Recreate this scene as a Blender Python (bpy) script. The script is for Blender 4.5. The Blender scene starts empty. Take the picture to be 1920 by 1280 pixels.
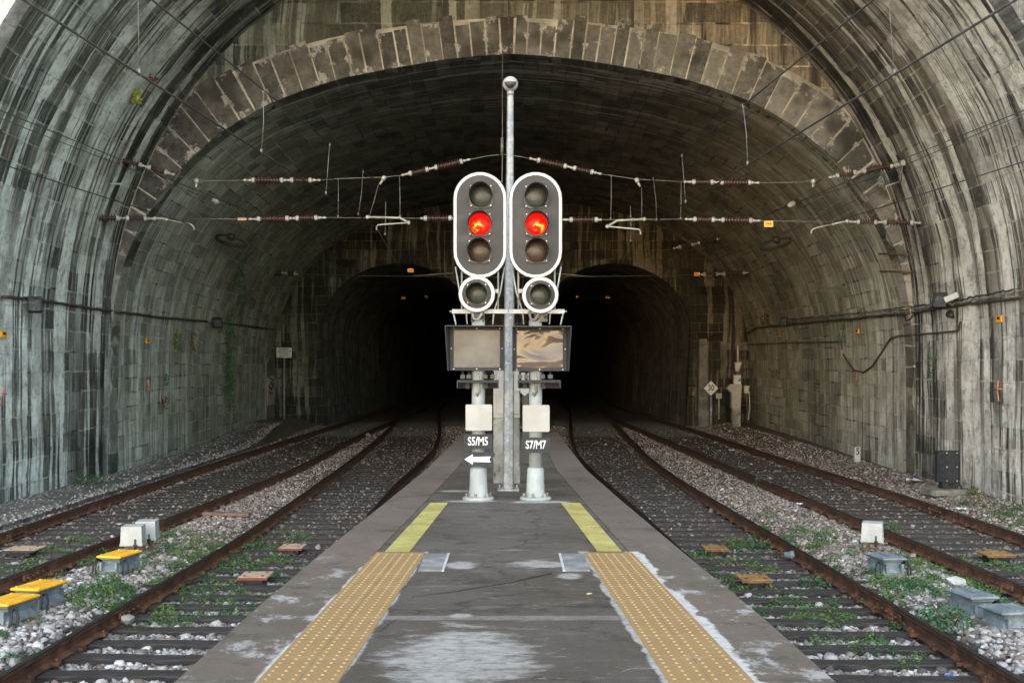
import bpy, math, random
import numpy as np
from mathutils import Vector, Matrix

random.seed(7)
rng = np.random.default_rng(11)
SC = bpy.context.scene
COL = SC.collection
PI = math.pi

# ------------------------------------------------------------------ camera
F, CX, HY, CAMZ = 2200.0, 960.0, 684.0, 2.7      # focal length in photo pixels, vanishing column, horizon row, eye height
cd = bpy.data.cameras.new('camera')
cam = bpy.data.objects.new('camera', cd)
COL.objects.link(cam)
cam.location = (0, 0, CAMZ)
cam.rotation_euler = (PI / 2, 0, 0)
cd.sensor_width = 36.0
cd.lens = F / 1920.0 * 36.0
cd.shift_y = (HY - 640.0) / 1920.0
cd.clip_end = 600
cd.clip_start = 0.05
SC.camera = cam

# ------------------------------------------------------------------ sky, sun, exposure
SUN = Vector((-0.16, -1.0, 0.26)).normalized()
world = bpy.data.worlds.new('World')
SC.world = world
world.use_nodes = True
wn = world.node_tree
sky = wn.nodes.new('ShaderNodeTexSky')
sky.sky_type = 'NISHITA'
sky.sun_disc = False
sky.sun_elevation = math.asin(SUN.z)
sky.sun_rotation = math.atan2(SUN.x, SUN.y)
sky.air_density = 1.0
sky.dust_density = 0.4
sky.ozone_density = 0.6
bg = wn.nodes['Background']
wn.links.new(sky.outputs[0], bg.inputs[0])
bg.inputs[1].default_value = 0.15
sl = bpy.data.lights.new('sun', 'SUN')
sl.energy = 1.5
sl.angle = math.radians(140)
sl.color = (1.0, 0.99, 0.975)
so = bpy.data.objects.new('sun', sl)
COL.objects.link(so)
so.rotation_euler = SUN.to_track_quat('Z', 'Y').to_euler()
so.location = (-20, -30, 30)
SC.view_settings.view_transform = 'Standard'
SC.view_settings.look = 'None'
SC.view_settings.gamma = 1
SC.view_settings.exposure = 1.8
try:
    SC.cycles.max_bounces = 8
    SC.cycles.diffuse_bounces = 4
except Exception:
    pass


# ------------------------------------------------------------------ helpers
def W(px, py, d):
    return Vector(((px - CX) / F * d, d, CAMZ + (HY - py) / F * d))


def G(px, py, z=-0.15):
    d = F * (CAMZ - z) / (py - HY)
    return Vector(((px - CX) / F * d, d, z))


ORG = {}


def link(o):
    COL.objects.link(o)
    return o


def tag(o, label=None, cat=None, group=None, kind=None):
    if label: o['label'] = label
    if cat: o['category'] = cat
    if group: o['group'] = group
    if kind: o['kind'] = kind
    return o


def thing(name, loc, label, cat, group=None):
    o = link(bpy.data.objects.new(name, None))
    o.location = loc
    o.empty_display_size = 0.1
    ORG[o.name] = Vector(loc)
    return tag(o, label, cat, group)


class MB:
    def __init__(s):
        s.v = []; s.f = []; s.m = []; s.sm = []

    def add(s, vs, fs, mi=0, smooth=False):
        b = len(s.v)
        s.v.extend([tuple(x) for x in vs])
        for f in fs:
            s.f.append(tuple(i + b for i in f)); s.m.append(mi); s.sm.append(smooth)
        return s

    def box(s, c, size, rz=0.0, taper=1.0, mi=0, rx=0.0, ry=0.0):
        hx, hy, hz = size[0] / 2, size[1] / 2, size[2] / 2
        vs = []
        R = Matrix.Rotation(rz, 3, 'Z') @ Matrix.Rotation(rx, 3, 'X') @ Matrix.Rotation(ry, 3, 'Y')
        for z in (-1, 1):
            t = taper if z > 0 else 1.0
            for x, y in ((-1, -1), (1, -1), (1, 1), (-1, 1)):
                vs.append(Vector(c) + R @ Vector((x * hx * t, y * hy * t, z * hz)))
        return s.add(vs, [(3, 2, 1, 0), (4, 5, 6, 7), (0, 1, 5, 4), (1, 2, 6, 5), (2, 3, 7, 6), (3, 0, 4, 7)], mi)

    def bbox(s, c, size, b=0.01, rz=0.0, mi=0):
        """box with chamfered vertical edges and top rim"""
        hx, hy, hz = size[0] / 2, size[1] / 2, size[2] / 2
        R = Matrix.Rotation(rz, 3, 'Z')

        def loop(i, z):
            x, y = hx - i, hy - i
            k = b
            return [(-x + k, -y, z), (x - k, -y, z), (x, -y + k, z), (x, y - k, z), (x - k, y, z), (-x + k, y, z), (-x, y - k, z), (-x, -y + k, z)]
        L = [loop(b, -hz), loop(0, -hz + b), loop(0, hz - b), loop(b, hz)]
        vs = [Vector(c) + R @ Vector(p) for l in L for p in l]
        fs = [tuple(range(7, -1, -1)), tuple(range(24, 32))]
        for k in range(3):
            for i in range(8):
                j = (i + 1) % 8
                fs.append((k * 8 + i, k * 8 + j, k * 8 + 8 + j, k * 8 + 8 + i))
        return s.add(vs, fs, mi)

    def prof(s, p0, p1, tr, seg=12, mi=0, smooth=True, caps=True):
        """turned solid along p0->p1; tr = list of (t, radius)"""
        p0, p1 = Vector(p0), Vector(p1)
        ax = (p1 - p0)
        q = ax.normalized().to_track_quat('Z', 'Y')
        u, w = q @ Vector((1, 0, 0)), q @ Vector((0, 1, 0))
        vs, fs = [], []
        for t, r in tr:
            c = p0 + ax * t
            for k in range(seg):
                a = 2 * PI * k / seg
                vs.append(c + u * (r * math.cos(a)) + w * (r * math.sin(a)))
        n = len(tr)
        for i in range(n - 1):
            for k in range(seg):
                j = (k + 1) % seg
                fs.append((i * seg + k, i * seg + j, (i + 1) * seg + j, (i + 1) * seg + k))
        if caps:
            fs.append(tuple(range(seg - 1, -1, -1)))
            fs.append(tuple(range((n - 1) * seg, n * seg)))
        return s.add(vs, fs, mi, smooth)

    def cyl(s, p0, p1, r0, r1=None, seg=12, mi=0, smooth=True):
        return s.prof(p0, p1, [(0, r0), (1, r0 if r1 is None else r1)], seg, mi, smooth)

    def tube(s, pts, r, seg=6, mi=0):
        pts = [Vector(p) for p in pts]
        n = len(pts)
        vs, fs = [], []
        for i, p in enumerate(pts):
            t = (pts[min(i + 1, n - 1)] - pts[max(i - 1, 0)]).normalized()
            ref = Vector((0, 0, 1)) if abs(t.z) < 0.9 else Vector((1, 0, 0))
            u = t.cross(ref).normalized(); w = u.cross(t)
            for k in range(seg):
                a = 2 * PI * k / seg
                vs.append(p + u * (r * math.cos(a)) + w * (r * math.sin(a)))
        for i in range(n - 1):
            for k in range(seg):
                j = (k + 1) % seg
                fs.append((i * seg + k, (i + 1) * seg + k, (i + 1) * seg + j, i * seg + j))
        fs.append(tuple(range(seg))); fs.append(tuple(range(n * seg - 1, (n - 1) * seg - 1, -1)))
        return s.add(vs, fs, mi, True)

    def prism(s, outline, y0, y1, mi=0):
        """outline of (x, z) seen from the camera side, extruded from y0 (front) to y1"""
        n = len(outline)
        vs = [(x, y0, z) for x, z in outline] + [(x, y1, z) for x, z in outline]
        fs = [tuple(range(n)), tuple(range(2 * n - 1, n - 1, -1))]
        for i in range(n):
            j = (i + 1) % n
            fs.append((i, n + i, n + j, j))
        return s.add(vs, fs, mi)

    def ring(s, outer, inner, y0, y1, mi=0):
        n = len(outer)
        vs = [(x, y0, z) for x, z in outer] + [(x, y0, z) for x, z in inner] + [(x, y1, z) for x, z in outer] + [(x, y1, z) for x, z in inner]
        fs = []
        for i in range(n):
            j = (i + 1) % n
            fs += [(i, j, n + j, n + i), (2 * n + i, 3 * n + i, 3 * n + j, 2 * n + j), (i, 2 * n + i, 2 * n + j, j), (n + i, n + j, 3 * n + j, 3 * n + i)]
        return s.add(vs, fs, mi)

    def sphere(s, c, r, seg=14, rings=8, mi=0, sq=(1, 1, 1)):
        vs, fs = [], []
        for i in range(rings + 1):
            a = PI * i / rings
            for k in range(seg):
                b = 2 * PI * k / seg
                vs.append((c[0] + r * sq[0] * math.sin(a) * math.cos(b), c[1] + r * sq[1] * math.sin(a) * math.sin(b), c[2] + r * sq[2] * math.cos(a)))
        for i in range(rings):
            for k in range(seg):
                j = (k + 1) % seg
                fs.append((i * seg + k, (i + 1) * seg + k, (i + 1) * seg + j, i * seg + j))
        return s.add(vs, fs, mi, True)

    def build(s, name, mats, parent=None, at=None):
        if not isinstance(mats, (list, tuple)): mats = [mats]
        me = bpy.data.meshes.new(name)
        V = np.array(s.v, dtype=float)
        if parent is not None:
            org = ORG[parent.name]
        elif at is not None:
            org = Vector(at)
        else:
            lo, hi = V.min(0), V.max(0)
            org = Vector(((lo[0] + hi[0]) / 2, (lo[1] + hi[1]) / 2, lo[2]))
        V = V - np.array(org)
        me.from_pydata(V.tolist(), [], s.f)
        for m in mats: me.materials.append(m)
        me.polygons.foreach_set('material_index', s.m)
        me.polygons.foreach_set('use_smooth', s.sm)
        me.update()
        o = link(bpy.data.objects.new(name, me))
        if parent is not None:
            o.parent = parent
        else:
            o.location = org
        ORG[o.name] = Vector(org)
        return o


def text(s, size, m, parent, c, sx=1.0, rz=0.0, name='lettering', depth=0.002, bold=0.0):
    cu = bpy.data.curves.new('t', 'FONT')
    cu.body = s; cu.size = size; cu.align_x = 'CENTER'; cu.align_y = 'CENTER'; cu.extrude = depth; cu.resolution_u = 3
    cu.offset = bold
    to = link(bpy.data.objects.new('t', cu))
    dg = bpy.context.evaluated_depsgraph_get()
    me = bpy.data.meshes.new_from_object(to.evaluated_get(dg))
    bpy.data.objects.remove(to)
    R = Matrix.Rotation(rz, 4, 'Z') @ Matrix.Rotation(PI / 2, 4, 'X') @ Matrix.Diagonal((sx, 1, 1, 1))
    org = ORG[parent.name]
    me.transform(Matrix.Translation(Vector(c) - org) @ R)
    me.materials.clear(); me.materials.append(m)
    o = link(bpy.data.objects.new(name, me)); o.parent = parent
    ORG[o.name] = org
    return o


# ------------------------------------------------------------------ materials
class NT:
    def __init__(s, name):
        s.mat = bpy.data.materials.new(name); s.mat.use_nodes = True
        s.t = s.mat.node_tree; s.p = s.t.nodes['Principled BSDF']
        s._pos = None

    def n(s, typ, **kw):
        nd = s.t.nodes.new(typ)
        for k, v in kw.items(): setattr(nd, k, v)
        return nd

    def put(s, sock, v):
        if v is None: return
        if hasattr(v, 'is_output'): s.t.links.new(v, sock)
        elif isinstance(v, (tuple, list)) and len(v) == 3 and sock.type == 'RGBA': sock.default_value = (*v, 1)
        else: sock.default_value = v

    def math(s, op, a, b=None, clamp=False):
        nd = s.n('ShaderNodeMath', operation=op, use_clamp=clamp)
        s.put(nd.inputs[0], a); s.put(nd.inputs[1], b)
        return nd.outputs[0]

    def mix(s, f, a, b, blend='MIX'):
        nd = s.n('ShaderNodeMix', data_type='RGBA', blend_type=blend)
        s.put(nd.inputs[0], f); s.put(nd.inputs[6], a); s.put(nd.inputs[7], b)
        return nd.outputs[2]

    def ss(s, x, a, b, lo=0.0, hi=1.0):
        nd = s.n('ShaderNodeMapRange', interpolation_type='SMOOTHSTEP')
        s.put(nd.inputs[0], x)
        for i, v in enumerate((a, b, lo, hi)): s.put(nd.inputs[i + 1], v)
        return nd.outputs[0]

    def noise(s, vec, scale, detail=5, rough=0.6, dist=0.0):
        nd = s.n('ShaderNodeTexNoise')
        s.put(nd.inputs['Vector'], vec); nd.inputs['Scale'].default_value = scale
        nd.inputs['Detail'].default_value = detail; nd.inputs['Roughness'].default_value = rough
        nd.inputs['Distortion'].default_value = dist
        return nd.outputs[0]

    def xyz(s, x, y, z=0.0):
        nd = s.n('ShaderNodeCombineXYZ')
        for i, v in enumerate((x, y, z)): s.put(nd.inputs[i], v)
        return nd.outputs[0]

    def pos(s):
        if s._pos is None: s._pos = s.n('ShaderNodeNewGeometry').outputs['Position']
        return s._pos

    def sep(s, v):
        nd = s.n('ShaderNodeSeparateXYZ'); s.put(nd.inputs[0], v)
        return nd.outputs

    def attr(s, name):
        return s.n('ShaderNodeAttribute', attribute_name=name)

    def bump(s, h, strength=0.4, dist=0.02, nrm=None):
        nd = s.n('ShaderNodeBump'); s.put(nd.inputs['Height'], h)
        nd.inputs['Strength'].default_value = strength; nd.inputs['Distance'].default_value = dist
        if nrm is not None: s.put(nd.inputs['Normal'], nrm)
        return nd.outputs[0]

    def out(s, col, rough=0.8, nrm=None, metal=0.0, spec=0.4):
        s.put(s.p.inputs['Base Color'], col); s.put(s.p.inputs['Roughness'], rough)
        s.put(s.p.inputs['Metallic'], metal)
        s.put(s.p.inputs['Specular IOR Level'], spec)
        if nrm is not None: s.put(s.p.inputs['Normal'], nrm)
        return s.mat


def worn(name, c1, c2, scale=6.0, rough=0.6, metal=0.0, bump=0.2, lo=0.4, hi=0.65, c3=None, s3=25.0, spec=0.4, stretch=(1, 1, 1)):
    """one surface of two worn tones (and specks of a third) mixed by noise"""
    t = NT(name)
    mp = t.n('ShaderNodeMapping'); t.put(mp.inputs[0], t.pos()); mp.inputs['Scale'].default_value = stretch
    v = mp.outputs[0]
    a = t.noise(v, scale, 6, 0.65)
    col = t.mix(t.ss(a, lo, hi), c1, c2)
    if c3 is not None:
        col = t.mix(t.ss(t.noise(v, s3, 4, 0.7), 0.58, 0.68), col, c3)
    r = t.ss(a, 0.3, 0.7, max(rough - 0.12, 0.02), min(rough + 0.12, 1))
    return t.out(col, r, t.bump(t.noise(v, scale * 5, 4, 0.7), bump, 0.01) if bump else None, metal, spec)


def stone(name, base=((0.05, 0.05, 0.045), (0.12, 0.115, 0.10)), mortar=(0.2, 0.19, 0.16), bw=0.85, bh=0.42, mort=0.016,
          white=0.7, black=0.6, moss=0.3, wcol=(0.55, 0.56, 0.53), wlo=0.5, uvmode=True, tan=0.0, tcol=(0.2, 0.14, 0.08), seed=0.0,
          streak=0.7, edge=0.0, crown=0.0, left_shade_soot=0.0, sidetint=True, wob=1.0, blockvar=0.75, jump=0.06, mossc=(0.055, 0.064, 0.028)):
    """coursed masonry with lime runs, soot and moss; u runs along the tunnel, v down the vault's curve"""
    t = NT(name)
    P = t.pos()
    px_, py_, pz_ = t.sep(P)
    if uvmode:
        uvn = t.n('ShaderNodeUVMap', uv_map='UVMap').outputs[0]
        u, v, _ = t.sep(uvn)
    else:
        u, v = px_, pz_
    du = t.math('MULTIPLY', t.math('SUBTRACT', t.noise(P, 1.3, 2, 0.5), 0.5), 0.16 * wob)
    dv = t.math('MULTIPLY', t.math('SUBTRACT', t.noise(P, 1.6, 3, 0.6), 0.5), 0.09 * wob)

    def bricks(w, h, off, sq, sh):
        br = t.n('ShaderNodeTexBrick')
        t.put(br.inputs['Vector'], t.xyz(t.math('ADD', u, t.math('ADD', du, sh)), t.math('ADD', v, dv), 0.0))
        br.inputs['Color1'].default_value = (0, 0, 0, 1); br.inputs['Color2'].default_value = (1, 1, 1, 1)
        br.inputs['Mortar'].default_value = (0.5, 0.5, 0.5, 1)
        br.inputs['Scale'].default_value = 1.0; br.inputs['Mortar Size'].default_value = mort
        br.inputs['Mortar Smooth'].default_value = 0.25
        br.inputs['Brick Width'].default_value = w; br.inputs['Row Height'].default_value = h
        br.offset = off; br.squash = sq; br.squash_frequency = 3
        return t.sep(br.outputs[0])[0], br.outputs[1]
    bid, mf = bricks(bw, bh, 0.43, 1.35, 0.0)
    grain = t.noise(P, 11.0, 8, 0.72)
    big = t.noise(P, 0.33, 5, 0.6)
    mid = t.noise(P, 1.6, 6, 0.65)
    f = t.math('ADD', t.math('MULTIPLY', t.math('SUBTRACT', bid, 0.15), blockvar), t.math('MULTIPLY', t.math('SUBTRACT', grain, 0.42), 1.5))
    f = t.math('ADD', f, t.math('MULTIPLY', t.math('SUBTRACT', mid, 0.45), 1.1), True)
    col = t.mix(f, base[0], base[1])
    col = t.mix(t.ss(big, 0.38, 0.66, 0.0, 0.65), col, t.mix(0.6, base[0], (0.02, 0.02, 0.018)))
    if tan:
        col = t.mix(t.math('MULTIPLY', t.ss(t.math('ADD', t.noise(P, 0.6, 5, 0.65), t.math('MULTIPLY', t.math('SUBTRACT', bid, 0.5), 0.14)), 0.44, 0.60), tan), col, tcol)
    # mortar shows pale in places, eaten away and dark in others
    mn = t.noise(P, 0.7, 4, 0.6)
    mcol = t.mix(t.ss(mn, 0.40, 0.54), (0.022, 0.021, 0.019), mortar)
    mfv = t.math('MULTIPLY', mf, t.ss(t.noise(P, 3.0, 3, 0.6), 0.36, 0.60, 0.15, 1.0))
    wu = t.math('ADD', u, t.math('MULTIPLY', t.math('SUBTRACT', t.noise(P, 0.40, 3, 0.5), 0.5), 0.35))
    lf_ = 1.0
    # runs start and stop at the joints: every stone shifts the threshold a little
    bj = t.math('MULTIPLY', t.math('SUBTRACT', bid, 0.5), jump)

    def run(fu, fv, sd, det=7, ro=0.62):
        return t.math('ADD', t.noise(t.xyz(t.math('MULTIPLY', wu, fu), t.math('MULTIPLY', v, fv), seed + sd), 1.0, det, ro), bj)
    s1, s2, s4 = run(4.6 * lf_, 0.13, 0.0), run(13.0 * lf_, 0.34, 7.3, 6, 0.66), run(2.1 * lf_, 0.07, 17.0, 7, 0.58)
    s3 = run(3.0, 0.13, 31.0, 6, 0.62)
    area = t.noise(t.xyz(t.math('MULTIPLY', u, 0.42), t.math('MULTIPLY', v, 0.16), seed + 3.0), 1.0, 3, 0.5)
    if streak:
        fine = run(15.0, 0.9, 51.0, 6, 0.7)
        col = t.mix(streak, col, t.mix(t.ss(fine, 0.34, 0.66), (0.40, 0.40, 0.40), (1.7, 1.7, 1.7)), 'MULTIPLY')
    col = t.mix(mfv, col, mcol)
    if black:
        bm = t.math('MULTIPLY', t.ss(s3, 0.46, 0.64), black)
        bm = t.math('MULTIPLY', bm, t.ss(grain, 0.25, 0.5, 0.5, 1.0))
        col = t.mix(bm, col, (0.018, 0.018, 0.017))
    if crown:
        # train soot caked on the crown
        cm = t.ss(t.math('ADD', pz_, t.math('MULTIPLY', t.math('SUBTRACT', t.noise(P, 0.5, 5, 0.65), 0.5), 4.0)), 8.0, 10.4)
        col = t.mix(t.math('MULTIPLY', cm, crown), col, t.mix(t.math('MULTIPLY', f, 0.6), (0.028, 0.027, 0.024), (0.20, 0.19, 0.165)))
    if left_shade_soot:
        lm = t.ss(t.math('ADD', px_, t.math('MULTIPLY', t.math('SUBTRACT', t.noise(P, 0.5, 5, 0.6), 0.5), 7.0)), 5.5, 1.0)  # portal's shade on the left and soot at the centre, painted into the colour
        col = t.mix(t.math('MULTIPLY', lm, left_shade_soot), col, t.mix(f, (0.025, 0.026, 0.023), (0.13, 0.13, 0.115)))
    if edge:
        em = t.math('MULTIPLY', t.math('MULTIPLY', t.ss(u, 26.9, 27.9), t.ss(u, 29.2, 28.7)), t.ss(t.noise(P, 0.8, 5, 0.6), 0.36, 0.56))  # shadow gap in front of the arch face, painted as a dark band
        col = t.mix(t.math('MULTIPLY', em, edge), col, (0.014, 0.014, 0.013))
    if moss:
        ms = t.noise(P, 0.7, 6, 0.7)
        col = t.mix(t.math('MULTIPLY', t.ss(t.math('ADD', ms, bj), 0.46, 0.64), moss), col, mossc)
    if white:
        fade = t.attr('lime').outputs['Fac'] if uvmode else 1.0
        lf = t.math('MULTIPLY', t.math('SUBTRACT', fade, 0.65), 0.155)
        s1 = t.math('ADD', s1, lf); s4 = t.math('ADD', s4, lf)
        am = t.ss(area, 0.40, 0.60, 0.0, 1.0)
        w1 = t.math('MULTIPLY', t.ss(s1, wlo + 0.045, wlo + 0.095), am)
        w2 = t.math('MULTIPLY', t.ss(s2, wlo + 0.08, wlo + 0.14), t.math('ADD', t.math('MULTIPLY', am, 0.7), 0.2))
        wm = t.math('MAXIMUM', w1, t.math('MULTIPLY', w2, 0.85))
        wm = t.math('MAXIMUM', wm, t.math('MULTIPLY', t.ss(s4, wlo + 0.085, wlo + 0.125), 0.95))
        wm = t.math('MULTIPLY', wm, t.ss(t.noise(P, 5.0, 8, 0.8), 0.34, 0.52, 0.3, 1.0))
        wm = t.math('MULTIPLY', t.math('MULTIPLY', wm, white), fade, True)
        wv = t.mix(t.ss(t.noise(P, 1.2, 4, 0.6), 0.4, 0.6), wcol, tuple(c * 0.62 for c in wcol))
        col = t.mix(wm, col, wv)
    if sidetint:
        tint = t.mix(t.ss(px_, -7.0, 7.0), (0.87, 1.0, 1.0), (1.04, 0.99, 0.92))  # left cool, right warm: partly the stone's tone, partly painted sky and sun
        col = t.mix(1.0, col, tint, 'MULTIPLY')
    lump = t.noise(P, 2.4, 6, 0.7)
    h = t.math('ADD', t.math('MULTIPLY', mf, -1.0), t.math('MULTIPLY', grain, 0.9))
    h = t.math('ADD', h, t.math('MULTIPLY', bid, 0.5))
    h = t.math('ADD', h, t.math('MULTIPLY', lump, 1.3))
    return t.out(col, 0.88, t.bump(h, 1.0, 0.075), 0.0, 0.25)


def flat(name, c, rough=0.5, metal=0.0, var=0.12, scale=8.0, bump=0.05, spec=0.45):
    return worn(name, tuple(x * (1 - var) for x in c), tuple(min(1, x * (1 + var)) for x in c), scale, rough, metal, bump, spec=spec)


M = {}
M['vault'] = stone('vault_stone', ((0.048, 0.050, 0.046), (0.30, 0.295, 0.272)), (0.46, 0.42, 0.35), 0.80, 0.45, 0.022, 0.95, 0.55, 0.2, (0.92, 0.92, 0.88), wlo=0.475, tan=0.35, tcol=(0.27, 0.225, 0.165), streak=0.55, edge=0.9, blockvar=0.5, jump=0.035)
M['inner'] = stone('inner_vault_stone', ((0.24, 0.238, 0.205), (0.72, 0.71, 0.62)), (0.62, 0.58, 0.49), 0.70, 0.37, 0.020, 0.8, 0.4, 0.45, (0.86, 0.87, 0.83), wlo=0.485, seed=13, tan=0.3, tcol=(0.42, 0.35, 0.24), streak=0.45, crown=0.85, blockvar=0.65, jump=0.04, mossc=(0.17, 0.18, 0.09))
M['face'] = stone('arch_face_stone', ((0.10, 0.098, 0.088), (0.37, 0.352, 0.305)), (0.56, 0.50, 0.40), 1.05, 0.53, 0.028, 0.5, 0.85, 0.1, (0.6, 0.59, 0.54), uvmode=False, tan=0.5, tcol=(0.32, 0.26, 0.175), seed=4, wlo=0.52, streak=0.5, left_shade_soot=0.75)
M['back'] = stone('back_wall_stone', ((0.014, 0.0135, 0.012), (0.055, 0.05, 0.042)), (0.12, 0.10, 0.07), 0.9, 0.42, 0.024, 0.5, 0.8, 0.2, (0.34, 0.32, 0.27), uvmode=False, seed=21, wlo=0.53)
M['portal'] = stone('portal_stone', ((0.14, 0.14, 0.135), (0.30, 0.295, 0.28)), (0.6, 0.58, 0.52), 1.1, 0.5, 0.02, 0.8, 0.25, 0.1, (0.7, 0.7, 0.68), uvmode=False, seed=2, sidetint=False)
M['tube'] = stone('bore_stone', ((0.11, 0.11, 0.10), (0.26, 0.25, 0.225)), (0.2, 0.19, 0.16), 0.8, 0.4, 0.02, 0.5, 0.7, 0.2, (0.34, 0.34, 0.31), seed=5)

t = NT('voussoir_stone')
cv = t.attr('tone').outputs['Fac']
ed = t.attr('rim').outputs['Fac']
P = t.pos(); vx, vy, vz = t.sep(P)
gn = t.noise(P, 8, 8, 0.74)
md = t.noise(P, 1.9, 6, 0.7)
fv_ = t.math('ADD', t.math('MULTIPLY', cv, 0.55), t.math('ADD', t.math('MULTIPLY', t.math('SUBTRACT', gn, 0.42), 1.3), t.math('MULTIPLY', t.math('SUBTRACT', md, 0.45), 1.4)), True)
c = t.mix(fv_, (0.05, 0.051, 0.048), (0.235, 0.232, 0.216))
c = t.mix(t.ss(t.math('ADD', vx, t.math('MULTIPLY', t.math('SUBTRACT', t.noise(P, 0.45, 4, 0.6), 0.5), 8)), 5.5, 1.0, 0, 0.65), c, t.mix(fv_, (0.028, 0.029, 0.027), (0.14, 0.14, 0.13)))  # left and centre darkened as on the spandrel: shade and soot in colour
c = t.mix(t.ss(t.noise(P, 0.5, 5, 0.6), 0.50, 0.60, 0, 0.75), c, (0.03, 0.029, 0.027))
c = t.mix(t.ss(t.math('ADD', t.math('MULTIPLY', ed, 0.16), t.noise(P, 2.6, 7, 0.72)), 0.68, 0.77, 0, 0.65), c, (0.46, 0.455, 0.43))
M['vous'] = t.out(c, 0.88, t.bump(t.math('ADD', gn, t.math('MULTIPLY', md, 1.2)), 1.0, 0.06), 0, 0.25)
M['mortar'] = worn('lime_mortar', (0.20, 0.195, 0.175), (0.42, 0.405, 0.365), 1.5, 0.9, bump=0.4, c3=(0.05, 0.045, 0.04), s3=2.5)

M['galv'] = worn('galvanised_steel', (0.18, 0.195, 0.21), (0.34, 0.345, 0.34), 9, 0.5, 0.45, 0.1, c3=(0.55, 0.54, 0.52), s3=30)
M['pole_paint'] = worn('pale_grey_pole_paint', (0.22, 0.245, 0.25), (0.31, 0.34, 0.335), 3, 0.5, 0, 0.05, c3=(0.24, 0.24, 0.22), s3=9)
M['board_dark'] = worn('dark_grey_backboard', (0.022, 0.022, 0.023), (0.036, 0.035, 0.034), 5, 0.6, 0, 0.03)
M['white_paint'] = worn('white_rim_paint', (0.44, 0.44, 0.44), (0.54, 0.54, 0.535), 8, 0.5, 0, 0.03, c3=(0.34, 0.335, 0.32), s3=22)
M['black_plastic'] = worn('black_lamp_housing', (0.012, 0.013, 0.015), (0.028, 0.029, 0.031), 14, 0.4, 0, 0.05)
M['bolt'] = flat('bright_bolt', (0.75, 0.73, 0.70), 0.35, 0.6)
M['white_plate'] = worn('white_plate_enamel', (0.27, 0.27, 0.255), (0.34, 0.34, 0.32), 4, 0.5, 0, 0.02, c3=(0.26, 0.25, 0.22), s3=16)
M['sign_dark'] = worn('black_sign_plate', (0.022, 0.024, 0.029), (0.036, 0.038, 0.045), 12, 0.6, 0, 0.03, c3=(0.035, 0.035, 0.037), s3=40, spec=0.2)
M['sign_white'] = flat('white_lettering', (0.62, 0.62, 0.6), 0.5)
M['ink'] = flat('black_lettering', (0.012, 0.012, 0.012), 0.6)
M['cabinet'] = worn('warm_grey_cabinet_paint', (0.25, 0.23, 0.205), (0.32, 0.30, 0.27), 3, 0.5, 0, 0.04, c3=(0.3, 0.27, 0.23), s3=14)
M['rail_side'] = worn('rusty_rail_side', (0.055, 0.028, 0.017), (0.15, 0.066, 0.032), 5, 0.75, 0, 0.35, c3=(0.025, 0.015, 0.011), s3=11)
M['rail_top'] = worn('dull_rail_head', (0.012, 0.011, 0.011), (0.028, 0.024, 0.022), 6, 0.45, 0.3, 0.1)
M['sleeper'] = worn('weathered_timber', (0.018, 0.016, 0.015), (0.058, 0.051, 0.046), 5, 0.85, 0, 0.6, stretch=(1, 9, 9), c3=(0.075, 0.062, 0.052), s3=6)
M['concrete'] = worn('weathered_concrete', (0.13, 0.125, 0.11), (0.26, 0.25, 0.22), 3, 0.9, 0, 0.5, c3=(0.045, 0.043, 0.036), s3=7)
M['cement'] = worn('pale_cement', (0.16, 0.16, 0.15), (0.28, 0.28, 0.265), 5, 0.9, 0, 0.3, c3=(0.1, 0.1, 0.09), s3=18)
M['path'] = worn('dusty_path_concrete', (0.08, 0.08, 0.075), (0.17, 0.168, 0.155), 1.6, 0.92, 0, 0.5, c3=(0.22, 0.2, 0.18), s3=16)
M['yellow_paint'] = worn('faded_yellow_paint', (0.34, 0.295, 0.085), (0.45, 0.395, 0.13), 3, 0.75, 0, 0.2, c3=(0.2, 0.175, 0.085), s3=14)
M['yellow_lid'] = worn('orange_yellow_lid_paint', (0.72, 0.36, 0.02), (0.84, 0.46, 0.03), 6, 0.4, 0, 0.06, c3=(0.5, 0.3, 0.05), s3=24)
M['grey_cast'] = worn('blue_grey_cast_metal', (0.13, 0.17, 0.19), (0.21, 0.25, 0.26), 7, 0.55, 0.1, 0.15, c3=(0.09, 0.1, 0.1), s3=20)
M['rubber'] = worn('black_cable_rubber', (0.012, 0.012, 0.012), (0.03, 0.028, 0.026), 20, 0.6, 0, 0.1)
M['box_white'] = worn('off_white_cover', (0.33, 0.34, 0.325), (0.41, 0.42, 0.40), 5, 0.5, 0, 0.03, c3=(0.27, 0.27, 0.25), s3=20)
M['rusty'] = worn('rusty_bracket', (0.10, 0.05, 0.025), (0.22, 0.11, 0.05), 18, 0.8, 0, 0.3)
M['tanboard'] = worn('tan_beacon_board', (0.34, 0.24, 0.16), (0.46, 0.33, 0.22), 9, 0.7, 0, 0.15, c3=(0.2, 0.13, 0.08), s3=20)
M['ochreboard'] = worn('rusty_ochre_beacon_board', (0.19, 0.11, 0.04), (0.34, 0.19, 0.05), 9, 0.75, 0, 0.2, c3=(0.12, 0.07, 0.03), s3=16)
M['redtrim'] = flat('red_edge_paint', (0.16, 0.035, 0.03), 0.6)
M['porcelain'] = worn('brown_glazed_porcelain', (0.032, 0.017, 0.015), (0.07, 0.035, 0.03), 12, 0.28, 0, 0.02, spec=0.6)
M['fitting'] = worn('pale_zinc_fitting', (0.27, 0.285, 0.27), (0.42, 0.43, 0.40), 18, 0.5, 0.2, 0.1)
M['wire'] = worn('dark_copper_wire', (0.05, 0.055, 0.055), (0.11, 0.115, 0.11), 8, 0.5, 0.4, 0.0)
M['steelwire'] = worn('pale_steel_wire', (0.11, 0.11, 0.105), (0.2, 0.2, 0.19), 8, 0.5, 0.3, 0.0)
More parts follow.
